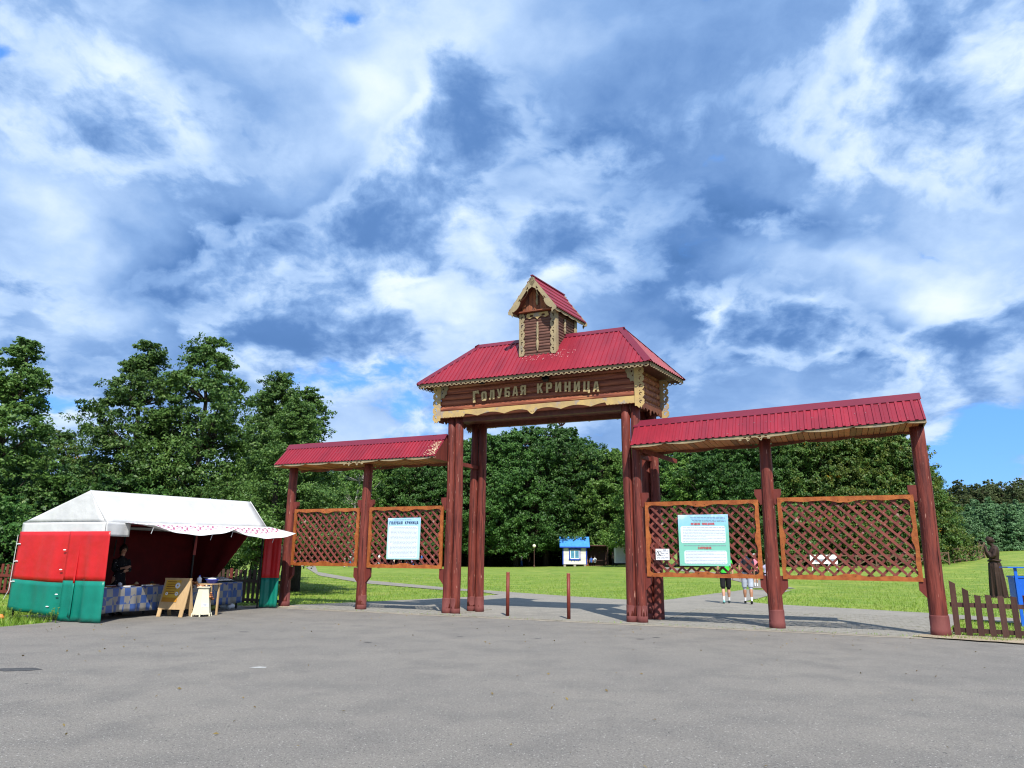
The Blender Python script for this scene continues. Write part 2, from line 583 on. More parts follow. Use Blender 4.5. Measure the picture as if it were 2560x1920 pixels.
def copy_tree(o, parent=None):
    c = o.copy()
    COL.objects.link(c)
    c.parent = parent
    for ch in list(o.children):
        copy_tree(ch, c)
    return c


def plate(outer, holes=(), depth=.02, M=None, bevel=0):
    """flat board cut from a 2D outline with holes (x across, y up), returned as verts, faces"""
    cu = bpy.data.curves.new('tmp', 'CURVE')
    cu.dimensions = '2D'
    cu.fill_mode = 'BOTH'
    cu.extrude = depth / 2
    for loop in [outer] + list(holes):
        sp = cu.splines.new('POLY')
        sp.points.add(len(loop) - 1)
        for p, q in zip(sp.points, loop):
            p.co = (q[0], q[1], 0, 1)
        sp.use_cyclic_u = True
    ob = bpy.data.objects.new('tmp', cu)
    COL.objects.link(ob)
    dg = bpy.context.evaluated_depsgraph_get()
    me = bpy.data.meshes.new_from_object(ob.evaluated_get(dg))
    vs = [v.co.copy() for v in me.vertices]
    fs = [tuple(p.vertices) for p in me.polygons]
    bpy.data.objects.remove(ob)
    bpy.data.curves.remove(cu)
    bpy.data.meshes.remove(me)
    return vs, fs


STAND = Matrix.Rotation(math.pi / 2, 4, 'X')      # lays a plate's x,y onto x,z (front towards -y)


def smoothstep(a, b, x):
    t = min(1, max(0, (x - a) / (b - a)))
    return t * t * (3 - 2 * t)


# ------------------------------------------------------------------ the ground
def terrain(x, y):
    """level by the gate, the meadow climbs gently to the trees and more to the right"""
    t = smoothstep(30, 88, y)
    g = .22 + (.018 * x + .00042 * x * x if x > 0 else 0.0)
    return t * min(g, 5.0)


def on_ground(xp, Y, dz=0.0):
    """where the plane at depth Y of a photo column meets the ground"""
    X = atY(xp, 1400, Y).x
    return Vector((X, Y, terrain(X, Y) + dz))


def ground_mat(name, cols, scales, rough=.9, bump=.3, bscale=60, speck=None, patch=None):
    """large tones x fine grain, optional specks (voronoi dots)"""
    m = bpy.data.materials.new(name)
    m.use_nodes = True
    n, l = m.node_tree.nodes, m.node_tree.links
    bs = n['Principled BSDF']
    bs.inputs['Roughness'].default_value = rough
    bs.inputs['Specular IOR Level'].default_value = .25
    tcn = n.new('ShaderNodeTexCoord')

    def nz(scale, st=(1, 1, 1), det=5):
        mp = n.new('ShaderNodeMapping')
        mp.inputs['Scale'].default_value = st
        l.new(tcn.outputs['Object'], mp.inputs[0])
        q = n.new('ShaderNodeTexNoise')
        q.inputs['Scale'].default_value = scale
        q.inputs['Detail'].default_value = det
        q.inputs['Roughness'].default_value = .62
        l.new(mp.outputs[0], q.inputs['Vector'])
        return q.outputs[0]

    def mx(f, a, b, blend='MIX'):
        q = n.new('ShaderNodeMix')
        q.data_type = 'RGBA'
        q.blend_type = blend
        if isinstance(f, float):
            q.inputs[0].default_value = f
        else:
            l.new(f, q.inputs[0])
        for i, v in ((6, a), (7, b)):
            if isinstance(v, tuple):
                q.inputs[i].default_value = v + (1,)
            else:
                l.new(v, q.inputs[i])
        return q.outputs[2]

    def rng(v, a, b):
        q = n.new('ShaderNodeMapRange')
        q.inputs[1].default_value, q.inputs[2].default_value = a, b
        l.new(v, q.inputs[0])
        return q.outputs[0]
    c = mx(rng(nz(scales[0], scales[3] if len(scales) > 3 else (1, 1, 1)), .38, .62), cols[0], cols[1])
    c = mx(rng(nz(scales[1]), .45, .66), c, cols[2])
    fine = nz(scales[2], det=3)
    c = mx(rng(fine, .3, .7), mx(1.0, c, (.72, .72, .72), 'MULTIPLY'), mx(1.0, c, (1.22, 1.22, 1.22), 'MULTIPLY'))
    for sp in (speck or ()):
        vo = n.new('ShaderNodeTexVoronoi')
        vo.inputs['Scale'].default_value = sp[0]
        l.new(tcn.outputs['Object'], vo.inputs['Vector'])
        gate = rng(nz(sp[0] * .73, det=1), sp[3], sp[3] + .03)
        dot = rng(vo.outputs['Distance'], sp[1], sp[1] * .6)
        ml = n.new('ShaderNodeMath')
        ml.operation = 'MULTIPLY'
        l.new(gate, ml.inputs[0])
        l.new(dot, ml.inputs[1])
        c = mx(ml.outputs[0], c, sp[2])
    l.new(c, bs.inputs['Base Color'])
    if bump:
        bp = n.new('ShaderNodeBump')
        bp.inputs['Strength'].default_value = bump
        bp.inputs['Distance'].default_value = .02
        l.new(nz(bscale, det=4), bp.inputs['Height'])
        l.new(bp.outputs[0], bs.inputs['Normal'])
    return m


GRASS = ground_mat('lawn_grass', [(.165, .250, .034), (.250, .300, .055), (.118, .205, .028)], (.22, .6, 7, (1, 2.8, 1)), .85, .9, 22, speck=[(.9, .25, (.30, .27, .09), .55), (2.3, .2, (.10, .17, .02), .55)])
ASPH = ground_mat('old_asphalt', [(.204, .189, .169), (.230, .212, .186), (.178, .166, .150)], (.35, 1.3, 48, (1, 1, 1)), .88, .7, 80,
                  speck=[(30, .24, (.44, .42, .38), .52), (62, .30, (.36, .34, .31), .48), (40, .30, (.05, .05, .052), .54), (3.1, .07, (.05, .05, .05), .60)])
PAVE = ground_mat('path_paving', [(.255, .235, .200), (.215, .200, .172), (.285, .262, .222)], (.4, 1.6, 30), .9, .4, 50,
                  speck=[(30, .2, (.12, .11, .09), .6)])
SAND = ground_mat('sand', [(.36, .29, .20), (.30, .24, .165), (.40, .33, .24)], (1.2, 4, 40), .95, .6, 60, speck=[(26, .2, (.16, .2, .05), .6)])

A_G = math.radians(-24.43)                    # the gate stands turned to the view
G0 = Vector((.616, 18.51, 0))
CA, SA = math.cos(A_G), math.sin(A_G)


def gw(u, v, z=0.0):
    """gate coordinates (along, behind, up) -> world"""
    return Vector((G0.x + u * CA - v * SA, G0.y + u * SA + v * CA, z))


def sheet(name, poly, z, m, kind='structure', jit=0.0, step=.5, parent=None):
    """flat irregular sheet from an outline"""
    pts = []
    r = random.Random(len(poly) * 31 + 5)
    for i, a in enumerate(poly):
        b = poly[(i + 1) % len(poly)]
        a, b = Vector((a[0], a[1])), Vector((b[0], b[1]))
        L = (b - a).length
        k = max(1, int(L / step)) if L < 40 else 1
        for q in range(k):
            p = a.lerp(b, q / k)
            if jit and q:
                p += Vector((r.uniform(-jit, jit), r.uniform(-jit, jit)))
            pts.append((p.x, p.y))
    bm = bmesh.new()
    vs = [bm.verts.new((x, y, 0)) for x, y in pts]
    es = [bm.edges.new((vs[i], vs[(i + 1) % len(vs)])) for i in range(len(vs))]
    bmesh.ops.triangle_fill(bm, use_beauty=True, use_dissolve=False, edges=es)
    for f in bm.faces:
        if f.normal.z < 0:
            f.normal_flip()
    for v in bm.verts:
        v.co.z = z
    me = bpy.data.meshes.new(name)
    bm.to_mesh(me)
    bm.free()
    me.materials.append(m)
    return obj(name, me, parent, kind=kind)


# meadow: one sheet to the horizon, finer near the gate
xs = [-3000, -1200, -500, -260] + list(np.arange(-160, 201, 4.0)) + [300, 600, 1300, 3000]
ys = [-400, -120, -40] + list(np.arange(-20, 161, 3.0)) + [190, 240, 320, 500, 900, 1700, 3500]
mb = MB()
mb.grid([[(x, y, terrain(x, y) - .012) for x in xs] for y in ys])
mb.build('meadow', GRASS, kind='structure', smooth=True)
KERB_V = -.57
k0, k1 = gw(-7.75, KERB_V), gw(8.62, KERB_V)
asph = [(k0.x, k0.y), (k1.x, k1.y), (8.75, 14.15), (9.3, 13.5), (14, 11.2), (40, -4), (40, -60), (-60, -60), (-60, -16), (-22, 8.2), (-14, 12.9),
        (-10.1, 15.0), (-9.75, 16.2), (-11.5, 17.5), (-10.1, 21.6), (-8.4, 22.2), (-7.2, 21.55)]
sheet('car_park_asphalt', asph, 0, ASPH, jit=.05)
gx = lambda x, y: tuple(gnd(x, y))[:2]
pl = [tuple(gw(-7.75, KERB_V + .1))[:2], tuple(gw(8.62, KERB_V + .1))[:2], gx(2400, 1548), gx(2560, 1560), (24, 20.0), (26, 21.6), gx(2560, 1548), gx(2400, 1538), gx(2325, 1533), gx(2118, 1521),
      gx(1928, 1511), gx(1860, 1504), gx(1905, 1494), gx(1992, 1474), gx(1900, 1469), gx(1891, 1471), gx(1780, 1485), gx(1664, 1500),
      gx(1564, 1499.4), gx(1426, 1491), gx(1212, 1476), gx(1102, 1468.5), gx(1000, 1460), gx(960, 1463), gx(1102, 1475.4), gx(1200, 1480), gx(1247, 1487), gx(1180, 1492), gx(1060, 1498), gx(903, 1506), gx(722, 1513)]
sheet('plaza', pl, .008, PAVE, jit=.04)


def ribbon(name, L, R, m, dz):
    rows = []
    for (a, b) in zip(L, R):
        rows.append([(a[0] + (b[0] - a[0]) * t, a[1] + (b[1] - a[1]) * t, terrain(a[0] + (b[0] - a[0]) * t, a[1] + (b[1] - a[1]) * t) + dz) for t in (0, .33, .67, 1)])
    fine = [rows[0]]
    for a, b in zip(rows, rows[1:]):
        for q in range(1, 7):
            pts = []
            for p, s in zip(a, b):
                x, y = p[0] + (s[0] - p[0]) * q / 6, p[1] + (s[1] - p[1]) * q / 6
                pts.append((x, y, terrain(x, y) + dz))
            fine.append(pts)
    mbx = MB()
    mbx.grid(fine)
    return mbx.build(name, m, kind='structure')


ribbon('meadow_path', [(-3.3, 36.2), (-8.8, 45), (-16, 62), (-26, 99), (-36, 140)], [(-3.0, 33.3), (-7.8, 40), (-13.6, 53), (-22, 80), (-33, 140)][:5], PAVE, .016)
ribbon('meadow_path', [(12.4, 38.2), (14.2, 46), (15.5, 58), (15.0, 80)], [(14.5, 38.0), (15.9, 46), (17.2, 58), (16.8, 80)], PAVE, .016)
# kerb stones
for i in range(17):
    u0 = -7.75 + i * .963
    mb = MB()
    mb.box(-.475, .475, -.05, .05, -.1, .022)
    a = gw(u0 + .48, KERB_V + .05)
    if i == 0:
        kerb = thing('kerb', '', '', tuple(gw(0, KERB_V + .05)), A_G)
    o = mb.build('kerb_stone', CONC, kerb)
    o.location = (u0 + .48, rnd.uniform(-.008, .008), rnd.uniform(-.006, .004))
kerb['kind'] = 'structure'
# pavers under both wings: real stones with open joints
PAVER = mat('paver', (.285, .265, .225), (.215, .20, .17), 7, 5, rough=.9, bump=.4, bscale=50, c3=(.13, .13, .075), c3_scale=5, c3_amt=.1)
mb = MB()
rp = random.Random(3)
for (u0, u1, v0, v1) in ((-7.3, -2.0, -.45, 2.0), (2.95, 8.9, -.45, 5.6)):
    nu, nv = int((u1 - u0) / .205), int((v1 - v0) / .105)
    for j in range(nv):
        for i in range(nu):
            a = u0 + (i + .5 * (j % 2)) * .205
            b = v0 + j * .105
            if u0 < 0 and b > (a + 7.9) * .55 + .25:
                continue
            z = .020 + rp.uniform(-.003, .003)
            q = [gw(a + .004, b + .004, z), gw(a + .199, b + .004, z), gw(a + .199, b + .099, z), gw(a + .004, b + .099, z)]
            lo = [Vector((p.x, p.y, .0)) for p in q]
            mb.add(q + lo, [(0, 1, 2, 3), (0, 4, 5, 1), (1, 5, 6, 2), (2, 6, 7, 3), (3, 7, 4, 0)])
mb.build('paver_field', PAVER, kind='stuff', label='small grey paving stones under the gate wings', cat='paving')
# worn sandy verge between the fence and the asphalt, and at the feet of two posts
sheet('sandy_verge', [tuple(gw(8.1, -.52))[:2], tuple(gw(8.9, -.75))[:2], (9.35, 13.45), (11, 12.7), (12.2, 12.6), (11.6, 13.5), (10.2, 14.25), (9.3, 14.9), (8.6, 15.1), tuple(gw(8.3, -.05))[:2]], .026, SAND, jit=.06, step=.25)
sheet('sandy_verge', [tuple(gw(-8.6, -.9))[:2], tuple(gw(-7.2, -.6))[:2], tuple(gw(-7.1, .1))[:2], tuple(gw(-7.9, .35))[:2], tuple(gw(-8.8, .2))[:2]], .014, SAND, jit=.06, step=.25)
# grit washed up along the kerb
sheet('kerb_grit', [tuple(gw(-7.9 + i * .35, KERB_V - .02))[:2] for i in range(48)] + [tuple(gw(8.55 - i * .35, KERB_V - .10 - .13 * abs(math.sin(i * 1.7)) - .07 * abs(math.sin(i * .43))))[:2] for i in range(48)], .004,
      ground_mat('grit', [(.30, .265, .21), (.25, .22, .175), (.33, .29, .23)], (2, 5, 40), .95, .5, 60), jit=.03, step=.2)
sheet('worn_paint_mark', [gx(622, 1669), gx(650, 1667), gx(668, 1668), gx(664, 1670), (gx(640, 1671))], .004, mat('worn_white', (.5, .5, .48), (.3, .3, .29), 30, rough=.9))
# dark worn patches in the asphalt
for i, (x, y, w) in enumerate([(45, 1674, 60), (610, 1580, 14), (920, 1606, 11), (1150, 1592, 9), (1640, 1594, 10), (1600, 1598, 12), (1345, 1597, 9), (705, 1580, 7)]):
    c = gnd(x, y)
    w2 = gnd(x + w, y).x - c.x
    sheet('asphalt_patch', [(c.x + w2 * math.cos(t) * rp.uniform(.8, 1.1), c.y + w2 * .55 * math.sin(t) * rp.uniform(.7, 1.1)) for t in np.arange(0, 6.28, .5)], .004,
          mat('fresh_bitumen', (.055, .055, .057), (.085, .085, .085), 12, rough=.9, bump=.5, bscale=60))

# ------------------------------------------------------------------ the entrance gate (one thing)
gate = thing('entrance_gate', 'tall wooden entrance gate with crimson metal roofs, turret and lattice side wings', 'gate', tuple(G0), A_G)
SH = .16                                    # the middle block stands a little askew


def S(u, v, z):
    return (u + SH * v, v, z)


def log_post(u, v, h, r0, r1, seed, lean=0.0):
    r = random.Random(seed)
    n = 12
    pts, rad = [], []
    for i in range(n + 1):
        t = i / n
        pts.append((u + math.sin(t * 5 + seed) * .012 + lean * t, v + math.cos(t * 4 + seed) * .01, h * t))
        rad.append((r0 + (r1 - r0) * t) * (1 + r.uniform(-.02, .02)) * (1.06 if i == 0 else 1))
    m = MB()
    m.tube(pts, rad, 18, jit=.022, rg=r)
    o = m.build('post', POST, gate, smooth=True)
    f = MB()
    f.lathe([(r0 * 1.085, -.02), (r0 * 1.07, .14), (r0 * 1.03, .145), (r0 * 1.035, .37), (r0 * .98, .40)], 18, 0, Matrix.Translation((u + math.sin(seed) * .012, v + math.cos(seed) * .01, 0)))
    f.build('post_foot', POSTFOOT, o, smooth=True)
    c = MB()                                  # one long wandering drying crack
    ang = -math.pi / 2 + r.uniform(-.8, .8)
    pts, z = [], h * r.uniform(.15, .3)
    z1 = h * r.uniform(.6, .9)
    while z < z1:
        rz = (r0 + (r1 - r0) * (z / h)) * 1.0
        pts.append((u + math.sin(z / h * 5 + seed) * .012 + math.cos(ang) * rz, v + math.cos(z / h * 4 + seed) * .01 + math.sin(ang) * rz, z))
        ang += r.uniform(-.07, .08)
        z += .16
    c.tube(pts, [.002] + [r.uniform(.003, .007) for _ in pts[2:]] + [.001], 5)
    c.build('drying_crack', mat('crack_dark', (.018, .006, .005), None, 5, rough=.9), o)
    return o


for i, (u, h, r0, r1) in enumerate([(-7.86, 4.06, .148, .122), (-5.17, 4.06, .142, .125), (5.61, 4.12, .155, .125), (8.66, 4.22, .170, .140)]):
    log_post(u, 0, h, r0, r1, i + 1)
for i, (u, v) in enumerate([(-2.46, 0), (-2.225, 0), (2.43, 0), (2.665, 0), (-2.46, 1.05), (-2.225, 1.05), (2.43, 1.05), (2.665, 1.05)]):
    p = S(u, v, 0)
    log_post(p[0], p[1], 5.16, .124, .112, i + 11)
# tie beams front to back
for u in (-2.34, 2.60):
    m = MB()
    m.bar(S(u, .08, 3.90), S(u, 1.0, 3.88), .10, .10)
    m.build('tie_beam', BRACK, gate)
m = MB()
m.bar((2.86, -.1, 3.96), (3.42, .95, 3.80), .05, .10)
m.build('roof_brace', BRACK, gate)

# --- brackets beside the posts
up = [(0, 0), (.0, .30), (.17, .30), (.17, .18), (.05, -.05)]
lo = [(0, -.34), (.17, -.14), (.17, .10), (0, .10)]
BRM = {}
for nm, poly, zc in (('u', up, 2.66), ('l', lo, 1.0)):
    vs, fs = plate(poly, (), .09)
    b = MB()
    b.add(vs, fs, 0, STAND)
    BRM[nm] = (b.mesh('bracket', BRACK), zc)
for (u, side, r) in [(-7.86, 1, .13), (-5.17, -1, .13), (-5.17, 1, .13), (-2.46, -1, .11), (2.665, 1, .11), (5.61, -1, .14), (5.61, 1, .14), (8.66, -1, .155)]:
    for nm in ('u', 'l'):
        me, zc = BRM[nm]
        obj('bracket', me, gate, loc=(u + side * (r - .03), .0, zc + (.02 if u < 0 else 0)), scale=(side, 1, 1))


# --- carved lattice panels
def lattice_panel(u0, u1, z0, z1, seed):
    W, H = u1 - u0, z1 - z0
    pan = obj('lattice_panel', None, gate, loc=(u0, -.05, z0))
    b = .125
    r = random.Random(seed)

    def board(L, inner_amp):
        n = 60
        pts = []
        for i in range(n + 1):
            t = i / n
            x = b * .9 + (L - 2 * b * .9) * t
            q = abs(t - .5) * 2
            w = b * (.74 + .10 * math.cos(q * math.pi * 3.2) - .08 * math.exp(-((q - .52) / .05) ** 2) + .34 * math.exp(-(q / .16) ** 2) * (1 - .55 * math.exp(-(q / .05) ** 2)))
            pts.append((x, w * inner_amp))
        return [(0, 0), (L, 0), (L - b * .8, b * .8)] + pts[::-1][1:-1] + [(b * .8, b * .8)]
    hol = [[(W / 2 + s * .10 + .012 * math.cos(t), .085 + .010 * math.sin(t)) for t in np.arange(0, 6.28, .8)] for s in (-1, 1)]
    for kind, L, place in (('b', W, Matrix.Translation((0, 0, 0))), ('t', W, Matrix.Translation((W, 0, H)) @ Matrix.Rotation(math.pi, 4, 'Y')),
                           ('l', H, Matrix.Translation((0, 0, H)) @ Matrix.Rotation(math.pi / 2, 4, 'Y')), ('r', H, Matrix.Translation((W, 0, 0)) @ Matrix.Rotation(-math.pi / 2, 4, 'Y'))):
        amp = 1.0 if kind in 'tb' else .92
        vs, fs = plate(board(L, amp), hol if kind in 'tb' else (), .045 if kind in 'tb' else .042)
        k = MB()
        k.add(vs, fs, 0, place @ STAND)
        o = k.build('frame_board', FRAMEW, pan)
    # slats: rear set rises to the right, front set falls to the right and lies over it
    p = .228
    off = r.uniform(0, p)
    i0, j0, i1, j1 = .05, .05, W - .05, H - .05
    for fam, yy in ((0, .062), (1, .030)):
        c = -H - W
        k = 0
        while c < H + W:
            c = -H - W + off + k * p
            k += 1
            cj = c + r.uniform(-.014, .014)
            sg = 1 if fam == 0 else -1          # z = sg*x + c
            pts = []
            for x in (i0, i1):
                z = sg * x + cj
                if j0 <= z <= j1:
                    pts.append((x, z))
            for z in (j0, j1):
                x = (z - cj) / sg
                if i0 < x < i1:
                    pts.append((x, z))
            if len(pts) < 2:
                continue
            a, d = min(pts), max(pts)
            if math.dist(a, d) < .12:
                continue
            s = MB()
            jx = r.uniform(-.012, .012)
            s.bar((a[0], yy + r.uniform(-.002, .002), a[1] + jx), (d[0], yy, d[1] - jx), .020, .050 + r.uniform(-.004, .004), 0, (-(d[1] - a[1]), 0, d[0] - a[0]))
            s.build('slat', SLAT, pan)
    return pan


lattice_panel(-7.66, -5.34, 1.150, 2.755, 1)
lattice_panel(-5.00, -2.63, 1.125, 2.765, 2)
lattice_panel(2.84, 5.40, 1.03, 2.735, 3)
lattice_panel(5.80, 8.45, 1.03, 2.765, 4)


# --- ribbed roof sheets
def ribbed(name, org, e, w, Le, Lt, sL, sR, p, h, parent, m=ROOF, over=0.0):
    org, e, w = Vector(org), Vector(e).normalized(), Vector(w).normalized()
    nr = e.cross(w).normalized()
    br = set()
    s = 0.0
    while s < Le:
        for f, hh in ((0, 0), (.52, 0), (.60, 1), (.90, 1), (.98, 0)):
            if s + f * p < Le:
                br.add((round(s + f * p, 5), hh))
        s += p
    br.add((Le, 0))
    for q in (sL, sR):
        if 0 < q < Le and not any(abs(b[0] - q) < .004 for b in br):
            br.add((q, 0))

    def top(s):
        if s < sL:
            return Lt * s / sL
        if s > sR:
            return Lt * (Le - s) / (Le - sR)
        return Lt
    br = sorted(br)
    k = MB()
    k.grid([[org + e * s + nr * (hh * h) + w * (0 if j == 0 else top(s)) for s, hh in br] for j in (0, 1)])
    o = k.build(name, m, parent)
    so = o.modifiers.new('sheet', 'SOLIDIFY')
    so.thickness = .004
    so.offset = -1
    return o


def screws(pts, parent):
    k = MB()
    for p_ in pts:
        k.ell(p_, (.007, .007, .006), 6, 4)
    k.build('roof_screws', GALV, parent, kind='stuff')


def wing(u0, u1, dz, p, seed, mid):
    """gable canopy over the lattice panels; dz = rise along its length"""
    L = u1 - u0
    wing_o = obj('wing_canopy', None, gate, loc=(u0, 0, 0), rot=(0, -math.atan2(dz, L), 0))
    ze, zr, hv = 4.03, 4.66, .62
    sl = math.hypot(hv, zr - ze)
    for sgn in (-1, 1):
        wdir = (0, -sgn * hv, zr - ze)
        if sgn < 0:
            ribbed('roof_sheet', (0, sgn * hv, ze), (1, 0, 0), wdir, L, sl, 0, L, p, .022, wing_o)
        else:
            ribbed('roof_sheet', (L, sgn * hv, ze), (-1, 0, 0), wdir, L, sl, 0, L, p, .022, wing_o)
    rw = random.Random(seed)
    screws([(rw.uniform(.05, L - .05), -hv + t_ * hv + -.016, ze + t_ * (zr - ze) + .018) for t_ in [rw.choice((.08, .45, .72)) for _ in range(42)]], wing_o)
    c = MB()                                     # ridge cap
    dv, dzc = .20 * hv / sl, .20 * (zr - ze) / sl
    n = .048
    prof = [(-dv, zr - dzc + n - .012), (-.012, zr + n + .006), (.012, zr + n + .006), (dv, zr - dzc + n - .012), (dv, zr - dzc + n - .02), (0, zr + n - .012), (-dv, zr - dzc + n - .02)]
    vs = [(x, a, b) for x in (-.02, L + .02) for a, b in prof]
    m7 = len(prof)
    c.add(vs, [(i, (i + 1) % m7, m7 + (i + 1) % m7, m7 + i) for i in range(m7)] + [tuple(range(m7))[::-1], tuple(range(m7, 2 * m7))])
    c.build('ridge_cap', ROOFCAP, wing_o)
    # deck and gable end boards
    d = MB()
    prof = [(-hv + .05, ze - .012), (0, zr - .045), (hv - .05, ze - .012)]
    vs = [(x, a, b) for x in (.03, L - .03) for a, b in prof]
    d.add(vs, [(0, 1, 2), (5, 4, 3), (0, 3, 4, 1), (1, 4, 5, 2), (2, 5, 3, 0)])
    d.build('roof_deck', FASCB, wing_o)
    for x in (.012, L - .012):
        g = MB()
        vs, fs = plate([(-hv + .02, ze - .06), (hv - .02, ze - .06), (hv - .02, ze - .0), (0, zr - .03), (-hv + .02, ze - .0)], (), .022)
        g.add(vs, fs, 0, Matrix.Translation((x, 0, 0)) @ Matrix.Rotation(math.pi / 2, 4, 'Z') @ STAND)
        g.build('gable_board', FENCER if (x > 1) == (u0 < 0) else CREAMG, wing_o)
    # soffit boards laid across
    nb = int(L / .118)
    bm_ = MB()
    bm_.box(-.053, .053, -hv + .06, hv - .06, -.010, .010)
    me = bm_.mesh('soffit_board', SOFFIT)
    for i in range(nb):
        obj('soffit_board', me, wing_o, loc=(.06 + i * .118, 0, ze - .030 + rnd.uniform(-.006, .006)), rot=(0, 0, rnd.uniform(-.006, .006)))

    # carved fascias: cream in front, brown behind
    def outline(amp, fl):
        n = 150
        pts = []
        for i in range(n + 1):
            t = i / n
            x = L * t
            q = abs(t - mid) / max(mid, 1 - mid)
            y = -fl - .034 * amp * math.sin((q * 3.4) % 1 * math.pi) - .045 * amp * math.exp(-(q / .09) ** 2)
            if (q * 3.4) % 1 < .06:
                y += .02
            pts.append((x, y))
        return [(0, .0), (L, .0)] + pts[::-1]
    hs = []
    cx = L * mid
    for s in (-1, 1):
        for dx, ry, rx in ((.10, .016, .045), (.22, .010, .05)):
            hs.append([(cx + s * dx + rx * math.cos(t), -.045 + ry * math.sin(t) - s * 0 + .01 * math.sin(2 * t)) for t in np.arange(0, 6.28, .5)])
    for sgn, mt, nm in ((-1, CREAMG, 'carved_fascia'), (1, FASCB, 'carved_fascia')):
        vs, fs = plate(outline(1.0, .030 if sgn < 0 else .075), hs, .022)
        k = MB()
        k.add(vs, fs, 0, Matrix.Translation((0, sgn * (hv - .035), ze - .005)) @ STAND)
        k.build(nm, mt, wing_o)
    # scroll ornament where the fascia passes the middle post
    for s in (-1, 1):
        k = MB()
        pts = [(cx + s * (.10 + .045 * t * .35 * math.cos(t * 1.9)) + s * t * .05, -hv + .005, ze - .10 - .045 * math.sin(t * 1.9) * (1 - t / 6)) for t in np.arange(0, 5.6, .3)]
        k.tube(pts, .012, 6)
        k.build('scroll_ornament', CREAMG, wing_o)
    return wing_o


wl_ = wing(-8.10, -2.63, 0.0, .113, 1, .52)
wr_ = wing(2.80, 8.93, .19, .150, 2, .455)
# flaked paint at the inner end of the left canopy
k = MB()
rf = random.Random(5)
nrm = Vector((0, -.713, .70))
flake = []
for i in range(170):
    s = 5.45 - abs(rf.gauss(0, .15))
    t = rf.uniform(.03, .62)
    p = Vector((s, -.62 + t * .70, 4.03 + t * .713)) + Vector((0, -.71, .70)) * .025
    a = rf.uniform(0, 6.28)
    e1, e2 = Vector((1, 0, 0)), Vector((0, .70, .713))
    r_ = rf.uniform(.005, .019)
    k.add([p + (e1 * math.cos(a + q) + e2 * math.sin(a + q)) * r_ * rf.uniform(.6, 1.2) for q in (0, 1.3, 2.6, 3.9, 5.2)], [(0, 1, 2, 3, 4)])
k.build('flaked_paint', mat('flaked', (.62, .50, .36), (.55, .35, .2), 20, rough=.9), wl_, kind='stuff')

# --- the room over the passage
UA, UB, VA, VB, ZB, ZT = -2.71, 2.80, -.20, 1.27, 5.13, 6.10
room = obj('beam_room', None, gate)
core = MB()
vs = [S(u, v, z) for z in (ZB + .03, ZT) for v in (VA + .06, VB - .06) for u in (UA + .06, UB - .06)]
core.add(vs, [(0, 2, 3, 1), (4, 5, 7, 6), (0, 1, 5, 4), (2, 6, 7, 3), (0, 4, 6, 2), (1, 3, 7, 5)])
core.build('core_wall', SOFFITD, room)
LOGH = .162


def half_log(name, a, b, h, th, m, parent):
    k = MB()
    k.tube([a, b], [(h / 2, th), (h / 2, th)], 10)
    o = k.build(name, m, parent, smooth=False)
    return o


for i in range(6):
    z = ZB + .08 + i * LOGH
    for (p, q) in ((S(UA, VA + .05, z), S(UB, VA + .05, z)), (S(UB - .05, VA, z), S(UB - .05, VB, z)), (S(UA + .05, VB, z), S(UA + .05, VA, z)), (S(UB, VB - .05, z), S(UA, VB - .05, z))):
        k = MB()
        a, b = Vector(p), Vector(q)
        n = 10
        d = (b - a).normalized()
        side = Vector((d.y, -d.x, 0))
        ring = [(math.cos(t) * .062, math.sin(t) * (LOGH / 2 + .006)) for t in np.linspace(-math.pi / 2, math.pi / 2, 7)]
        vs = [c0 + side * r[0] + Vector((0, 0, r[1])) for c0 in (a, b) for r in ring]
        fs = [(j, j + 1, 7 + j + 1, 7 + j) for j in range(6)] + [tuple(range(7))[::-1], tuple(range(7, 14)), (0, 7, 13, 6)]
        k.add(vs, fs)
        k.build('log', LOGW, room)
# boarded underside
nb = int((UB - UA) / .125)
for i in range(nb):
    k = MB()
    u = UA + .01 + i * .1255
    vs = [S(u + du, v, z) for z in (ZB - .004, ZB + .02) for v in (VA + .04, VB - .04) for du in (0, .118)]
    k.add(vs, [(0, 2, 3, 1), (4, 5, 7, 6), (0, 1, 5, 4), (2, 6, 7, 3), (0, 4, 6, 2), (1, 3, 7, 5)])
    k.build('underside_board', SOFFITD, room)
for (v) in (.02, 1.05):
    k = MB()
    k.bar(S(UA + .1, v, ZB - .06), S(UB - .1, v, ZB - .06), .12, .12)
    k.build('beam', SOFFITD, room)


# carved skirts
def skirt(L, seed):
    n = 160
    pts = []
    for i in range(n + 1):
        t = i / n
        q = abs(t - .5) * 2
        y = -.165
        if q > .72:                                   # row of little scallops at the ends
            y -= .02 * abs(math.sin((q - .72) / .28 * math.pi * 9))
        else:
            ph = q / .72 * 2.5
            y += .075 * math.sin((ph % 1) * math.pi) - .02
        if q < .045:
            y -= .075 * (1 - (q / .045) ** 2) + .0
        pts.append((L * t, y))
    return [(0, 0), (L, 0)] + pts[::-1]


for v, mt in ((VA - .028, CREAM), (VB + .028, FASCB)):
    vs, fs = plate(skirt(UB - UA, 1), [[((UB - UA) / 2 + s * .03 + .014 * math.cos(t), -.19 + .014 * math.sin(t)) for t in np.arange(0, 6.28, .9)] for s in (-1, 1)], .025)
    k = MB()
    k.add(vs, fs, 0, Matrix.Translation(S(UA, v, 5.30 if v < 0 else 5.22)) @ STAND)
    k.build('carved_skirt', mt, room)
vs, fs = plate(skirt(VB - VA, 1), (), .022)
for u in (UA - .03, UB + .03):
    k = MB()
    R = Matrix.Rotation(math.pi / 2 - math.atan(SH), 4, 'Z')
    k.add(vs, fs, 0, Matrix.Translation(S(u, VA, 5.18)) @ R @ STAND)
    k.build('carved_skirt', FASCB, room)


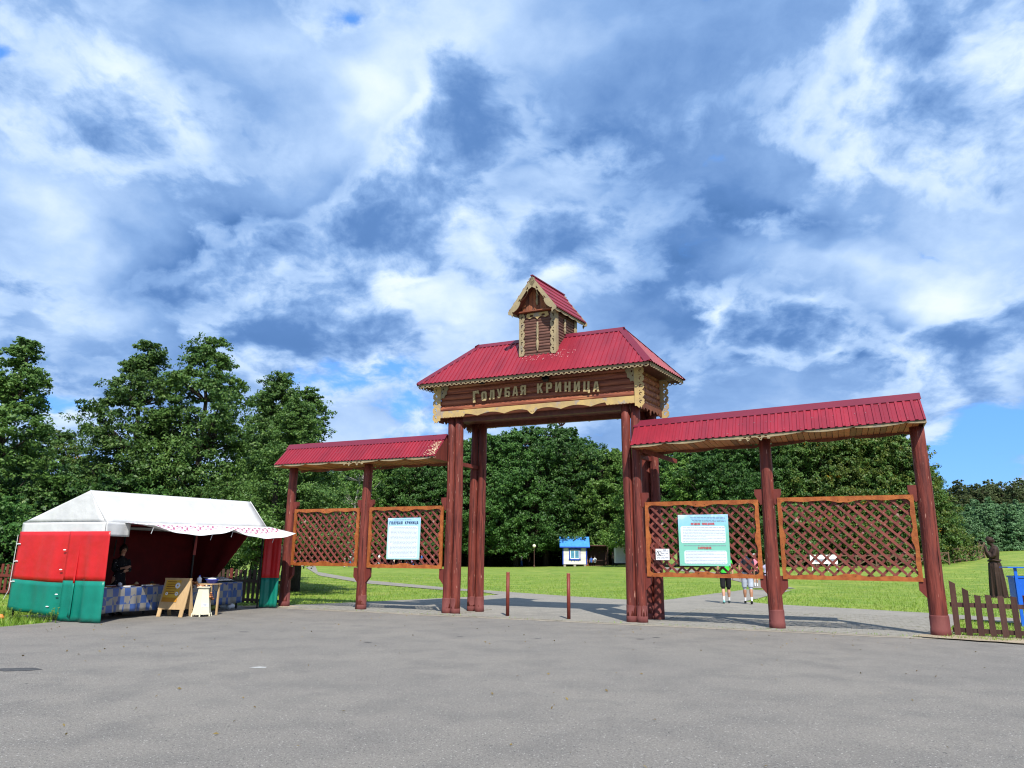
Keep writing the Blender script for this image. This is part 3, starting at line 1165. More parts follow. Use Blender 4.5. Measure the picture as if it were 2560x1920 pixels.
def lace_board(w, h, flip=False, n=5, foot=True):
    """upright board, one edge cut in scrolls, with scroll holes"""
    N_ = 90
    pts = []
    for i in range(N_ + 1):
        t = i / N_
        a = (t * n) % 1
        x = w * (.70 + .30 * math.sin(a * math.pi) ** .7 - .10 * math.exp(-((a - .5) / .07) ** 2))
        pts.append((x, h * t))
    outer = [(0, 0)] + ([(w * .3, -.06), (w * .45, -.02), (w * .6, -.06)] if foot else []) + pts + [(0, h)]
    hs = []
    for i in range(n):
        cy = h * (i + .5) / n
        s = h / n
        arc = [(w * .52 + w * .20 * math.cos(t), cy + s * .22 * math.sin(t)) for t in np.linspace(.5, 4.6, 12)]
        arc += [(w * .52 + w * .07 * math.cos(t), cy + s * .09 * math.sin(t)) for t in np.linspace(4.6, .5, 12)]
        hs.append(arc)
        hs.append([(w * .40 + w * .09 * math.cos(t), cy + s * .42 + s * .05 * math.sin(t)) for t in np.arange(0, 6.2, .9)])
    if flip:
        outer = [(-x, y) for x, y in outer][::-1]
        hs = [[(-x, y) for x, y in q][::-1] for q in hs]
    return plate(outer, hs, .025)


for flip, pos, mt in ((False, S(UB + .01, VA - .045, 5.04), CREAM), (True, S(UA - .01, VA - .045, 5.04), CREAM), (False, S(UB + .02, VB + .03, 5.0), CREAM), (True, S(UA - .02, VB + .03, 5.0), CREAMG)):
    vs, fs = lace_board(.20, .98, flip)
    k = MB()
    k.add(vs, fs, 0, Matrix.Translation(pos) @ STAND)
    k.box(-.045 if not flip else 0, 0 if not flip else .045, -.012, .012, 0, .98, 0, Matrix.Translation(pos))
    k.build('lace_board', mt, room)
# fan brackets under the eave at both front corners
for s, u in ((-1, UB - .03), (1, UA + .03)):
    fan = [(0, 0)] + [(s * .0, -.40)] + [(s * (.24 * math.sin(a)) * (1 - .12 * abs(math.sin(a * 7))), -.40 * math.cos(a) * (1 - .12 * abs(math.sin(a * 7)))) for a in np.linspace(.05, 1.57, 16)]
    vs, fs = plate(fan if s < 0 else fan[::-1], [[(s * .07 + .022 * math.cos(t), -.10 + .03 * math.sin(t)) for t in np.arange(0, 6.2, .8)], [(s * .05 + .016 * math.cos(t), -.21 + .022 * math.sin(t)) for t in np.arange(0, 6.2, .8)]], .022)
    k = MB()
    k.add(vs, fs, 0, Matrix.Translation(S(u, VA - .035, 6.02)) @ STAND)
    k.build('fan_bracket', CREAMG, room)

# the gate's name in cut letters
GLY = {
    'Г': ([(0, 0), (.27, 0), (.27, .78), (.66, .78), (.72, .70), (.78, .72), (.78, 1), (0, 1)], []),
    'О': ([(.14, 0), (.60, 0), (.74, .14), (.74, .86), (.60, 1), (.14, 1), (0, .86), (0, .14)], [[(.27, .2), (.27, .8), (.47, .8), (.47, .2)]]),
    'Л': ([(0, 0), (.2, 0), (.31, .16), (.36, .8), (.48, .8), (.48, 0), (.74, 0), (.74, 1), (.16, 1), (.10, .22), (0, .18)], []),
    'У': ([(0, 1), (.25, 1), (.38, .55), (.50, 1), (.75, 1), (.50, .14), (.40, 0), (.08, 0), (.06, .2), (.22, .2), (.27, .3)], []),
    'Б': ([(0, 0), (.6, 0), (.74, .12), (.74, .5), (.6, .62), (.26, .62), (.26, .82), (.62, .82), (.66, .75), (.70, .78), (.70, 1), (0, 1)], [[(.26, .18), (.26, .44), (.5, .44), (.5, .18)]]),
    'А': ([(0, 0), (.22, 0), (.27, .2), (.5, .2), (.55, 0), (.77, 0), (.56, 1), (.21, 1)], [[(.30, .38), (.36, .8), (.41, .8), (.47, .38)]]),
    'Я': ([(0, 0), (.24, 0), (.38, .36), (.48, .36), (.48, 0), (.74, 0), (.74, 1), (.14, 1), (0, .88), (0, .5), (.12, .38)], [[(.26, .55), (.26, .82), (.48, .82), (.48, .55)]]),
    'К': ([(0, 0), (.25, 0), (.25, .34), (.31, .42), (.5, 0), (.77, 0), (.46, .58), (.75, 1), (.48, 1), (.25, .66), (.25, 1), (0, 1)], []),
    'Р': ([(0, 0), (.25, 0), (.25, .36), (.6, .36), (.74, .5), (.74, .88), (.6, 1), (0, 1)], [[(.25, .55), (.25, .82), (.49, .82), (.49, .55)]]),
    'И': ([(0, 0), (.24, 0), (.5, .55), (.5, 0), (.74, 0), (.74, 1), (.5, 1), (.24, .45), (.24, 1), (0, 1)], []),
    'Н': ([(0, 0), (.25, 0), (.25, .4), (.5, .4), (.5, 0), (.75, 0), (.75, 1), (.5, 1), (.5, .6), (.25, .6), (.25, 1), (0, 1)], []),
    'Ц': ([(0, 1), (0, 0), (.58, 0), (.58, -.16), (.80, -.16), (.80, .17), (.74, .17), (.74, 1), (.5, 1), (.5, .18), (.25, .18), (.25, 1)], []),
    'П': ([(0, 0), (.25, 0), (.25, .8), (.5, .8), (.5, 0), (.75, 0), (.75, 1), (0, 1)], []),
    'В': ([(0, 0), (.6, 0), (.74, .12), (.74, .44), (.66, .52), (.72, .6), (.72, .88), (.58, 1), (0, 1)], [[(.25, .17), (.25, .42), (.5, .42), (.5, .17)], [(.25, .6), (.25, .83), (.48, .83), (.48, .6)]]),
    'Е': ([(0, 0), (.68, 0), (.68, .2), (.25, .2), (.25, .41), (.58, .41), (.58, .6), (.25, .6), (.25, .8), (.66, .8), (.66, 1), (0, 1)], []),
    'Д': ([(0, -.14), (.16, -.14), (.16, 0), (.66, 0), (.66, -.14), (.82, -.14), (.82, .17), (.74, .17), (.74, 1), (.18, 1), (.12, .17), (0, .17)], [[(.33, .17), (.38, .82), (.50, .82), (.50, .17)]]),
    'З': ([(.02, .1), (.16, 0), (.58, 0), (.72, .12), (.72, .44), (.62, .52), (.70, .6), (.70, .88), (.56, 1), (.16, 1), (.04, .88), (.04, .7), (.26, .7), (.26, .82), (.46, .82), (.46, .6), (.24, .6), (.24, .43), (.48, .43), (.48, .18), (.26, .18), (.26, .3), (.02, .3)], []),
    'Щ': ([(0, 1), (0, 0), (.86, 0), (.86, -.16), (1.04, -.16), (1.04, .17), (.98, .17), (.98, 1), (.78, 1), (.78, .18), (.60, .18), (.60, 1), (.40, 1), (.40, .18), (.22, .18), (.22, 1)], []),
    'Х': ([(0, 0), (.26, 0), (.38, .3), (.5, 0), (.76, 0), (.52, .5), (.74, 1), (.5, 1), (.38, .7), (.27, 1), (.02, 1), (.25, .5)], []),
    ':': ([(0, 0), (.2, 0), (.2, .2), (0, .2)], []),
}


def glyph(ch, w, h, depth):
    o, hs = GLY[ch]
    f = lambda q: [(x * w / .75, y * h) for x, y in q]
    return plate(f(o), [f(q) for q in hs], depth)


def sign_letter(ch, u, w, h, tilt):
    z = 5.565 - .034 * (u - .1) ** 2
    k = MB()
    vs, fs = glyph(ch, w, h, .035)
    k.add(vs, fs, 0, STAND)
    k.build('letter', LETTER, gate, loc=S(u, VA - .062, z), rot=(0, tilt, 0))


for i, ch in enumerate('ГОЛУБАЯ'):
    u = -1.655 + i * .2260 + (.03 if i else 0)
    sign_letter(ch, u, .155 if i else .172, .255 if i else .32, -.05 + .012 * i)
for i, ch in enumerate('КРИНИЦА'):
    sign_letter(ch, .205 + i * .2510, .160, .260, .0 + .008 * i)

# floodlights under the eave
for u, z in ((.50, 5.90), (-1.33, 6.0)):
    fl = obj('floodlight', None, gate, loc=S(u, VA - .16, z))
    k = MB()
    k.box(-.075, .075, -.05, .035, -.06, .05, 0, Matrix.Rotation(-.5, 4, 'X'))
    k.box(-.09, .09, -.058, -.048, -.072, .062, 0, Matrix.Rotation(-.5, 4, 'X'))
    k.build('housing', BLACKM, fl)
    k = MB()
    k.bar((-.085, .0, 0), (-.085, .05, .12), .012, .02)
    k.bar((.085, .0, 0), (.085, .05, .12), .012, .02)
    k.bar((-.09, .05, .12), (.09, .05, .12), .02, .02)
    k.build('yoke', BLACKM, fl)

# --- main hipped roof
roof = obj('hip_roof', None, gate)
RU0, RU1, RV0, RV1, RZ0, RZ1 = -3.20, 3.34, -.62, 1.68, 6.03, 7.30
RC = (RV0 + RV1) / 2
GU0, GU1 = -2.06, 2.20
corner = [Vector(S(RU0, RV0, RZ0)), Vector(S(RU1, RV0, RZ0)), Vector(S(RU1, RV1, RZ0)), Vector(S(RU0, RV1, RZ0))]
rid = [Vector(S(GU0, RC, RZ1)), Vector(S(GU1, RC, RZ1))]
for a, b, t0, t1 in ((0, 1, rid[0], rid[1]), (1, 2, rid[1], rid[1]), (2, 3, rid[1], rid[0]), (3, 0, rid[0], rid[0])):
    A, B = corner[a], corner[b]
    e = (B - A).normalized()
    L = (B - A).length
    s0, s1 = (t0 - A).dot(e), (t1 - A).dot(e)
    w = (t0 - A) - e * s0
    ribbed('roof_sheet', A, e, w, L, w.length, min(s0, s1 - 1e-4), max(s1, s0 + 1e-4), .128, .020, roof)
d = MB()
cs = [c + Vector((0, 0, -.03)) for c in corner]
cin = [Vector((c.x * .985, RC + (c.y - RC) * .96, c.z)) for c in cs]
d.add(cin + [rid[0] - Vector((0, 0, .06)), rid[1] - Vector((0, 0, .06))], [(3, 2, 1, 0), (0, 1, 5, 4), (1, 2, 5), (2, 3, 4, 5), (3, 0, 4)])
d.build('roof_deck', SOFFITD, roof)


def cap(a, b, n1, n2, wdt, m=ROOFCAP):
    """folded cap along an edge: two flanges lying on the neighbouring slopes"""
    a, b = Vector(a), Vector(b)
    up_ = Vector((0, 0, 1))
    k = MB()
    rows = []
    for p in (a, b):
        rows.append([p + Vector(n1) * wdt + up_ * .026, p + up_ * .038, p + Vector(n2) * wdt + up_ * .026])
    k.grid(rows)
    o = k.build('ridge_cap', m, roof)
    so = o.modifiers.new('sheet', 'SOLIDIFY')
    so.thickness = .006
    return o


slope_f = (Vector((0, RV0 - RC, RZ0 - RZ1))).normalized()
slope_b = (Vector((0, RV1 - RC, RZ0 - RZ1))).normalized()
slope_r = Vector((1.16, 0, RZ0 - RZ1)).normalized()
slope_l = Vector((-1.16, 0, RZ0 - RZ1)).normalized()
cap(rid[0] - Vector((.03, 0, 0)), rid[1] + Vector((.03, 0, 0)), slope_f, slope_b, .15)


def hipcap(c, r_, s1, s2):
    # flange directions: within each slope, perpendicular to the hip
    h = (c - r_).normalized()
    f = []
    for s in (s1, s2):
        q = Vector(s) - h * Vector(s).dot(h)
        f.append(q.normalized())
    cap(r_ + h * -.02, c - h * .02, f[0], f[1], .15)


E_f, E_r = Vector((1, 0, 0)), Vector((0, 1, 0))
hipcap(corner[1], rid[1], -E_f, E_r)
hipcap(corner[0], rid[0], E_f, E_r)
hipcap(corner[2], rid[1], -E_f, -E_r)
hipcap(corner[3], rid[0], E_f, -E_r)


def lace_strip(L, p=.137, h=.10):
    n = int(L / p)
    p = L / n
    bot, hs = [], []
    for i in range(n):
        for t in (0, .12, .3, .5, .7, .88):
            bot.append(((i + t) * p, -h * (.62 + .38 * math.sin(t * math.pi))))
        cx = (i + .5) * p
        hs.append([(cx + p * .26 * math.cos(t) * (1 - .3 * math.sin(t)), -h * .58 + h * .22 * math.sin(t)) for t in np.arange(0, 6.2, .9)])
    bot.append((L, -h * .62))
    return plate([(0, .015), (L, .015)] + bot[::-1], hs, .018)


for a, b in ((0, 1), (1, 2), (2, 3), (3, 0)):
    A, B = corner[a], corner[b]
    e = (B - A)
    L = e.length - .12
    ang = math.atan2(e.y, e.x)
    inn = Vector((-math.sin(ang), math.cos(ang), 0)) * .05
    vs, fs = lace_strip(L)
    k = MB()
    k.add(vs, fs, 0, Matrix.Translation(A + e.normalized() * .06 + inn + Vector((0, 0, -.015))) @ Matrix.Rotation(ang, 4, 'Z') @ STAND)
    k.build('lace_strip', LACE, roof)
# bird-lime and scratches below the turret
k = MB()
for i in range(60):
    t = rf.uniform(.35, .57)
    u = rf.uniform(-.3, 1.2)
    p = Vector(S(u, RV0 + (RC - RV0) * t, RZ0 + (RZ1 - RZ0) * t)) + Vector((0, -.7, .7)) * .024
    L = rf.uniform(.01, .07)
    k.bar(p, p + slope_f * L + Vector((rf.uniform(-.01, .01), 0, 0)), .008, .002, 0, (0, -.7, .7))
k.build('bird_lime', mat('bird_lime', (.62, .42, .40), (.5, .25, .25), 20, rough=.9), roof, kind='stuff')

# --- turret
tur = obj('turret', None, gate, loc=S(.10, 0, 0))
TW, TV0, TV1, TZ = .50, -.05, 1.06, 7.86


def T(u, v, z):
    return (u + SH * v, v, z)


core = MB()
vs = [T(u, v, z) for z in (6.4, TZ) for v in (TV0 + .04, TV1 - .04) for u in (-TW + .04, TW - .04)]
core.add(vs, [(0, 2, 3, 1), (4, 5, 7, 6), (0, 1, 5, 4), (2, 6, 7, 3), (0, 4, 6, 2), (1, 3, 7, 5)])
core.build('core_wall', LOGT, tur)
rows = 15
hh = (TZ - 6.64) / rows
for i in range(rows):
    z = 6.64 + hh * (i + .5)
    for a, b in ((T(-TW, TV0 + .03, z), T(TW, TV0 + .03, z)), (T(TW - .03, TV0, z), T(TW - .03, TV1, z)), (T(TW, TV1 - .03, z), T(-TW, TV1 - .03, z)), (T(-TW + .03, TV1, z), T(-TW + .03, TV0, z))):
        k = MB()
        a, b = Vector(a), Vector(b)
        dd = (b - a).normalized()
        side = Vector((dd.y, -dd.x, 0))
        ring = [(math.cos(t) * .034, math.sin(t) * (hh / 2 + .004)) for t in np.linspace(-math.pi / 2, math.pi / 2, 6)]
        k.add([c0 + side * r[0] + Vector((0, 0, r[1])) for c0 in (a, b) for r in ring], [(j, j + 1, 7 + j, 6 + j) for j in range(5)] + [tuple(range(6))[::-1], tuple(range(6, 12)), (0, 6, 11, 5)])
        k.build('log', LOGT, tur)
# corner lace boards (front face) and plain return on the sides
vs, fs = lace_board(.165, 1.19, False, 5, False)
k = MB()
k.add(vs, fs, 0, Matrix.Translation(T(-TW - .03, TV0 - .022, 6.66)) @ STAND)
k.build('lace_board', CREAMG, tur)
vs, fs = lace_board(.165, 1.19, True, 5, False)
k = MB()
k.add(vs, fs, 0, Matrix.Translation(T(TW + .03, TV0 - .022, 6.66)) @ STAND)
k.build('lace_board', CREAMG, tur)
for u in (TW + .022, -TW - .022):
    for v0, v1, z0 in ((TV0 - .02, TV0 + .10, 6.70), (TV1 - .10, TV1 + .02, 6.9)):
        k = MB()
        vs = [T(uu, v, z) for z in (z0, TZ) for v in (v0, v1) for uu in (u - .012, u + .012)]
        k.add(vs, [(0, 2, 3, 1), (4, 5, 7, 6), (0, 1, 5, 4), (2, 6, 7, 3), (0, 4, 6, 2), (1, 3, 7, 5)])
        k.build('corner_board', CREAMG, tur)
# frieze with scrolls
fz = [(-.30, 0), (.30, 0), (.33, -.10), (.22, -.15), (.12, -.10), (.05, -.13), (0, -.19), (-.05, -.13), (-.12, -.10), (-.22, -.15), (-.33, -.10)]
hs = [[(s * (.17 + .055 * math.cos(t)), -.075 + .035 * math.sin(t)) for t in np.arange(0, 6.2, .6)] for s in (1,)] + [[(-(.17 + .055 * math.cos(t)), -.075 + .035 * math.sin(t)) for t in np.arange(0, 6.2, .6)][::-1]]
vs, fs = plate(fz[::-1], hs, .025)
k = MB()
k.add(vs, fs, 0, Matrix.Translation(T(0, TV0 - .022, 7.84)) @ STAND)
k.build('scroll_frieze', CREAM, tur)
bal = [(.010, 0), (.026, .02), (.018, .05), (.034, .09), (.042, .16), (.036, .24), (.020, .29), (.034, .31), (.034, .33), (.020, .35), (.036, .42), (.040, .50), (.026, .58), (.036, .61), (.022, .64), (.028, .68), (.010, .70)]


def baluster(pos, sc_):
    k = MB()
    k.lathe([(r, z * sc_) for r, z in bal], 10, 0, Matrix.Translation(pos))
    k.build('baluster', CREAMG, tur, smooth=True)


baluster(T(0.0, TV0 - .02, 6.76), 1.18)
baluster(T(TW + .02, .42, 7.30), .62)
baluster(T(-TW - .02, .42, 7.30), .62)
# gable: upright boards, ledge, pendant
PK, EV, RH = 8.80, 7.86, .665
for i in range(9):
    x0 = -.47 + i * .105
    x1 = x0 + .098
    tp = lambda x: TZ + .02 + (PK - .10 - TZ) * (1 - abs(x) / .60)
    k = MB()
    xm = max(min(0, x1), x0)
    poly = [(x0, TZ), (x1, TZ), (x1, tp(x1))] + ([(0, tp(0))] if x0 < 0 < x1 else []) + [(x0, tp(x0))]
    vs, fs = plate(poly, (), .03)
    k.add(vs, fs, 0, Matrix.Translation(T(0, TV0 + .0, 0)) @ STAND)
    k.build('gable_board', GABLEW, tur)
k = MB()
k.bar(T(-.52, TV0 - .06, 7.875), T(.52, TV0 - .06, 7.875), .16, .03)
k.build('ledge', LOGW, tur)
baluster(T(0, TV0 - .04, 8.05), .62)
k = MB()
vs = [T(x, TV1 - .02, z) for x, z in ((-.5, TZ), (.5, TZ), (0, PK - .12))]
k.add(vs, [(0, 2, 1)])
k.build('rear_gable', GABLEW, tur)
# roof slopes: profile with ribs running along the ridge
V0, V1 = -.36, 1.37
for s in (-1, 1):
    prof = []
    nseg = 5
    for i in range(nseg):
        for f, up_ in ((0, 0), (.60, 0), (.68, .022), (.90, .022), (.97, 0)):
            t = (i + f) / nseg
            # slightly hollow curve
            x = RH * t
            z = PK - (PK - EV) * (t ** .93)
            prof.append((s * (x + up_ * .8), z + up_ * .55))
    prof.append((s * RH, EV))
    k = MB()
    k.grid([[T(x, v, z) for x, z in prof] for v in (V0, V1)])
    o = k.build('roof_slope', ROOF, tur)
    so = o.modifiers.new('sheet', 'SOLIDIFY')
    so.thickness = .008
    k = MB()                                     # boarding under the sheet
    a, b = (s * .0, PK - .035), (s * (RH - .04), EV - .015)
    vs = [T(x, v, z) for v in (V0 + .04, V1 - .04) for x, z in (a, b, (b[0], b[1] - .03), (a[0], a[1] - .05))]
    k.add(vs, [(0, 1, 2, 3), (7, 6, 5, 4), (0, 4, 5, 1), (1, 5, 6, 2), (2, 6, 7, 3), (3, 7, 4, 0)])
    k.build('roof_deck', SOFFITD, tur)
    # carved bargeboards, front and rear
    L = math.hypot(RH + .03, PK - EV)
    n = 70
    pts = []
    for i in range(n + 1):
        t = i / n
        a_ = (t * 3.2) % 1
        pts.append((L * t, -.13 - .05 * math.sin(a_ * math.pi) + (.03 if a_ < .1 else 0)))
    outer = [(0.0, 0), (L, 0), (L + .05, -.05), (L + .02, -.12), (L + .05, -.19), (L - .02, -.16)] + pts[::-1][3:] + [(0, -.13)]
    hs = [[(L * q + .05 * math.cos(t), -.085 + .018 * math.sin(t) + .012 * math.cos(2 * t)) for t in np.arange(0, 6.2, .7)] for q in (.30, .62)]
    ang = math.atan2(PK - EV, RH + .03)
    vs, fs = plate(outer, hs, .025)
    for v in (V0 + .01, V1 - .01):
        k = MB()
        Mx = Matrix.Translation(T(0, v, PK - .012)) @ Matrix.Diagonal((s, 1, 1, 1)) @ Matrix.Rotation(ang, 4, 'Y') @ STAND
        k.add(vs, fs, 0, Mx)
        k.build('bargeboard', CREAMG, tur)
    vs, fs = plate([(0, 0), (V1 - V0, 0)] + [((V1 - V0) * t, -.05 - .03 * abs(math.sin(t * 14))) for t in np.linspace(1, 0, 60)], (), .02)
    k = MB()
    k.add(vs, fs, 0, Matrix.Translation(T(s * (RH - .045), V0, EV - .005)) @ Matrix.Rotation(math.pi / 2 - math.atan(SH), 4, 'Z') @ STAND)
    k.build('eave_lace', CREAMG, tur)
k = MB()
k.bar(T(0, V0 - .02, PK + .008), T(0, V1 + .02, PK + .008), .07, .03)
k.build('ridge_cap', ROOFCAP, tur)

# ------------------------------------------------------------------ notices on the lattice (things of their own)
def poster_mat(name, top, mid, low):
    m = bpy.data.materials.new(name)
    m.use_nodes = True
    n, l = m.node_tree.nodes, m.node_tree.links
    bs = n['Principled BSDF']
    bs.inputs['Roughness'].default_value = .35
    tcn = n.new('ShaderNodeTexCoord')
    sp = n.new('ShaderNodeSeparateXYZ')
    nz = n.new('ShaderNodeTexNoise')
    nz.inputs['Scale'].default_value = 3.5
    nz.inputs['Detail'].default_value = 5
    nz.inputs['Distortion'].default_value = .8
    l.new(tcn.outputs['Object'], nz.inputs['Vector'])
    l.new(tcn.outputs['Object'], sp.inputs[0])
    ad = n.new('ShaderNodeMath')
    ad.operation = 'MULTIPLY_ADD'
    l.new(nz.outputs[0], ad.inputs[0])
    ad.inputs[1].default_value = .7
    l.new(sp.outputs[2], ad.inputs[2])
    r = n.new('ShaderNodeValToRGB')
    e = r.color_ramp.elements
    e[0].position, e[0].color = .30, low + (1,)
    e[1].position, e[1].color = 1.0, top + (1,)
    for p, c in ((.55, low), (.80, mid), (.92, (.72, .85, .95))):
        q = e.new(p)
        q.color = c + (1,)
    mr = n.new('ShaderNodeMapRange')
    mr.inputs[1].default_value, mr.inputs[2].default_value = .2, 1.75
    l.new(ad.outputs[0], mr.inputs[0])
    l.new(mr.outputs[0], r.inputs[0])
    l.new(r.outputs[0], bs.inputs['Base Color'])
    return m


def poster(name, label, cat, u0, u1, z0, z1, m, cards, titles, lines, v=-.115):
    W, H = u1 - u0, z1 - z0
    o = thing(name, label, cat, tuple(gw(u0, v, z0)), A_G)
    k = MB()
    k.box(0, W, 0, .006, 0, H)
    k.build('board', m, o)
    for (x0, x1, y0, y1) in cards:
        c = .03
        q = [(x0 * W + c, y0 * H), (x1 * W - c, y0 * H), (x1 * W, y0 * H + c), (x1 * W, y1 * H - c), (x1 * W - c, y1 * H), (x0 * W + c, y1 * H), (x0 * W, y1 * H - c), (x0 * W, y0 * H + c)]
        vs, fs = plate(q, (), .002)
        k = MB()
        k.add(vs, fs, 0, Matrix.Translation((0, -.002, 0)) @ STAND)
        k.build('text_card', mat('card_print', (.70, .78, .82), (.66, .74, .80), 3, rough=.4), o)
    for (txt, xc, y, h, wl_ratio, mt) in titles:
        adv = h * wl_ratio
        tot = adv * len(txt)
        x = xc * W - tot / 2
        k = MB()
        for ch in txt:
            if ch != ' ':
                vs, fs = glyph(ch, adv * .78, h, .002)
                k.add(vs, fs, 0, Matrix.Translation((x, -.0055, y * H)) @ STAND)
            x += adv
        k.build('heading', mt, o)
    k = MB()
    rr = random.Random(len(name) + len(lines))
    for (x0, x1, y, h) in lines:
        x = x0 * W
        while x < x1 * W:
            w = min(rr.uniform(.02, .085), x1 * W - x)
            y0 = y * H + rr.uniform(-.001, .001)
            k.add([(x, -.0045, y0 - h / 2), (x + w, -.0045, y0 - h / 2), (x + w, -.0045, y0 + h / 2), (x, -.0045, y0 + h / 2)], [(0, 1, 2, 3)])
            x += w + .012
    k.build('text_lines', INK, o, kind='stuff')
    for x in (.03, W - .03):
        for z in (.03, H - .03):
            q = MB()
            q.ell((x, -.003, z), (.009, .006, .009), 8, 5)
            q.build('screw', GALV, o)
    return o


rl = random.Random(9)
linesL = [(.10 + rl.uniform(0, .12) * (1 if i in (0, 2, 13, 14, 22) else 0), .92 - rl.uniform(0, .14) * (1 if i in (0, 2, 13, 14, 22) else .1), .765 - i * .0300, .0075) for i in range(24)] + [(.2, .72, .955, .010)]
poster('information_poster', 'pale blue information poster headed in dark capitals on the left lattice', 'poster', -4.335, -3.290, 1.355, 2.455,
       poster_mat('poster_blue', (.05, .20, .60), (.34, .58, .82), (.42, .64, .64)), [(.045, .93, .035, .80)], [('ГОЛУБАЯ КРИНИЦА', .5, .845, .078, .80, NAVY)], linesL)
linesR = [(.25 + .02 * i, .95, .945 - i * .028, .008) for i in range(4)]
linesR += [(.09, rl.uniform(.55, .93) if i in (1, 6, 8) else .93, .745 - i * .0300, .008) for i in range(11)]
linesR += [(.10, .93, .392, .013)]
linesR += [(.13, rl.uniform(.4, .92) if i in (1, 3, 5) else .92, .275 - i * .0285, .008) for i in range(9)]
poster('rules_poster', 'large turquoise visitor rules poster with red headings and two white text boxes', 'poster', 3.615, 4.735, 1.285, 2.42,
       poster_mat('poster_sky', (.06, .24, .66), (.30, .56, .80), (.20, .52, .40)), [(.045, .935, .44, .775), (.10, .94, .035, .295)],
       [('ПРАВИЛА ПОВЕДЕНИЯ:', .51, .795, .050, .62, REDINK), ('ЗАПРЕЩЕНО:', .53, .325, .050, .66, REDINK)], linesR)
sg = poster('prohibition_sign', 'small white notice with a crossed-out circle beside the large rules poster', 'sign', 3.07, 3.385, 1.405, 1.655, WHITE, [],
            [('ВХОД', .66, .86, .026, .72, INK)], [(.42, .95, .74, .010), (.45, .93, .60, .010), (.30, .74, .40, .008), (.08, .95, .25, .007), (.08, .95, .12, .007)])
k = MB()
ring = [(.075 + .055 * math.cos(t), -.004, .150 + .055 * math.sin(t)) for t in np.linspace(0, 6.283, 25)]
k.tube(ring, .004, 5)
k.bar((.04, -.004, .19), (.11, -.004, .11), .003, .008, 0, (0, 1, 0))
k.bar((.075, -.0045, .185), (.070, -.0045, .145), .003, .012, 0, (1, 0, 0))
k.bar((.070, -.0045, .145), (.055, -.0045, .115), .003, .008, 0, (1, 0, 0))
k.bar((.070, -.0045, .145), (.092, -.0045, .115), .003, .008, 0, (1, 0, 0))
k.build('prohibition_symbol', mat('sign_ink', (.03, .03, .035), None, 5, rough=.6), sg)

# bollards in the passage
for i, (px, py) in enumerate([(1268.9, 1540.6), (1422, 1548.5)]):
    g = gnd(px, py)
    t = thing('bollard', 'slim red-brown pipe bollard standing in the gate passage', 'bollard', (g.x, g.y, 0), 0, 'bollards in the gate passage')
    k = MB()
    k.lathe([(.044, -.02), (.044, 1.055)], 16)
    k.build('pipe', PIPE, t, smooth=True)
    k = MB()
    k.lathe([(.046, 1.05), (.046, 1.066), (.036, 1.074), (.001, 1.076)], 16)
    k.build('cap', mat('bollard_cap', (.34, .14, .08), (.25, .1, .06), 8, rough=.6), t, smooth=True)

# ------------------------------------------------------------------ market tent
FL, FR = Vector((-8.80, 15.98, 0)), Vector((-6.95, 20.9, 0))
TD = (FR - FL).normalized()                    # along the front
TN = Vector((TD.y, -TD.x, 0))                  # out towards the car park
TL, TDP = (FR - FL).length, 2.55
tent_rz = math.atan2(TD.y, TD.x)
tent = thing('market_tent', 'white-roofed market tent with red and green side walls beside the gate', 'tent', tuple(FL), tent_rz)


def tl(s, n, z):
    """tent frame: s along the front, n outwards (minus = into the tent)"""
    return (s, -n, z)


def tw(s, n, z):
    return FL + TD * s + TN * n + Vector((0, 0, z))


def ez(s):
    return 2.09 + .11 * s / TL


RN, RZA, RZB = -.62, 2.80, 2.93                # ridge sits near the front
rt = random.Random(21)


def cloth(name, rows, m, smooth=True, th=.006, parent=tent):
    k = MB()
    k.grid(rows)
    o = k.build(name, m, parent, smooth=smooth)
    so = o.modifiers.new('cloth', 'SOLIDIFY')
    so.thickness = th
    return o


def sagp(a, b, na, nb, sag, wob=.0):
    """bilinear patch between two edges with a soft sag"""
    rows = []
    for i in range(na + 1):
        t = i / na
        rows.append([Vector(p).lerp(Vector(q), t) + Vector((0, 0, -sag * math.sin(t * math.pi) * math.sin((j + .5) / len(a) * math.pi) + rt.uniform(-wob, wob))) for j, (p, q) in enumerate(zip(a, b))])
    return rows


def line(a, b, n):
    return [Vector(a).lerp(Vector(b), i / n) for i in range(n + 1)]


eF0, eF1 = tl(0, 0, ez(0)), tl(TL, 0, ez(TL))
eB0, eB1 = tl(0, -TDP, ez(0) + .02), tl(TL, -TDP, ez(TL))
r0_, r1_ = tl(.02, RN, RZA), tl(TL - .02, RN, RZB)
cloth('roof_panel', sagp(line(eF0, eF1, 24), line(r0_, r1_, 24), 8, 24, .035, .003), CANVAS)
cloth('roof_panel', sagp(line(eB1, eB0, 24), line(r1_, r0_, 24), 8, 24, .05, .003), CANVAS)
cloth('roof_end', sagp(line(eB0, eF0, 12), [Vector(r0_)] * 13, 8, 12, .02), CANVAS)
cloth('roof_end', sagp(line(eF1, eB1, 12), [Vector(r1_)] * 13, 8, 12, .02), CANVAS)
k = MB()
k.tube([Vector(r0_) + Vector((0, 0, .004)), Vector(eF0) + Vector((-.004, -.004, .01))], .012, 6)
k.tube([Vector(r1_) + Vector((0, 0, .004)), Vector(eF1) + Vector((.004, -.004, .01))], .012, 6)
k.build('roof_seam', CANVAS, tent, smooth=True)


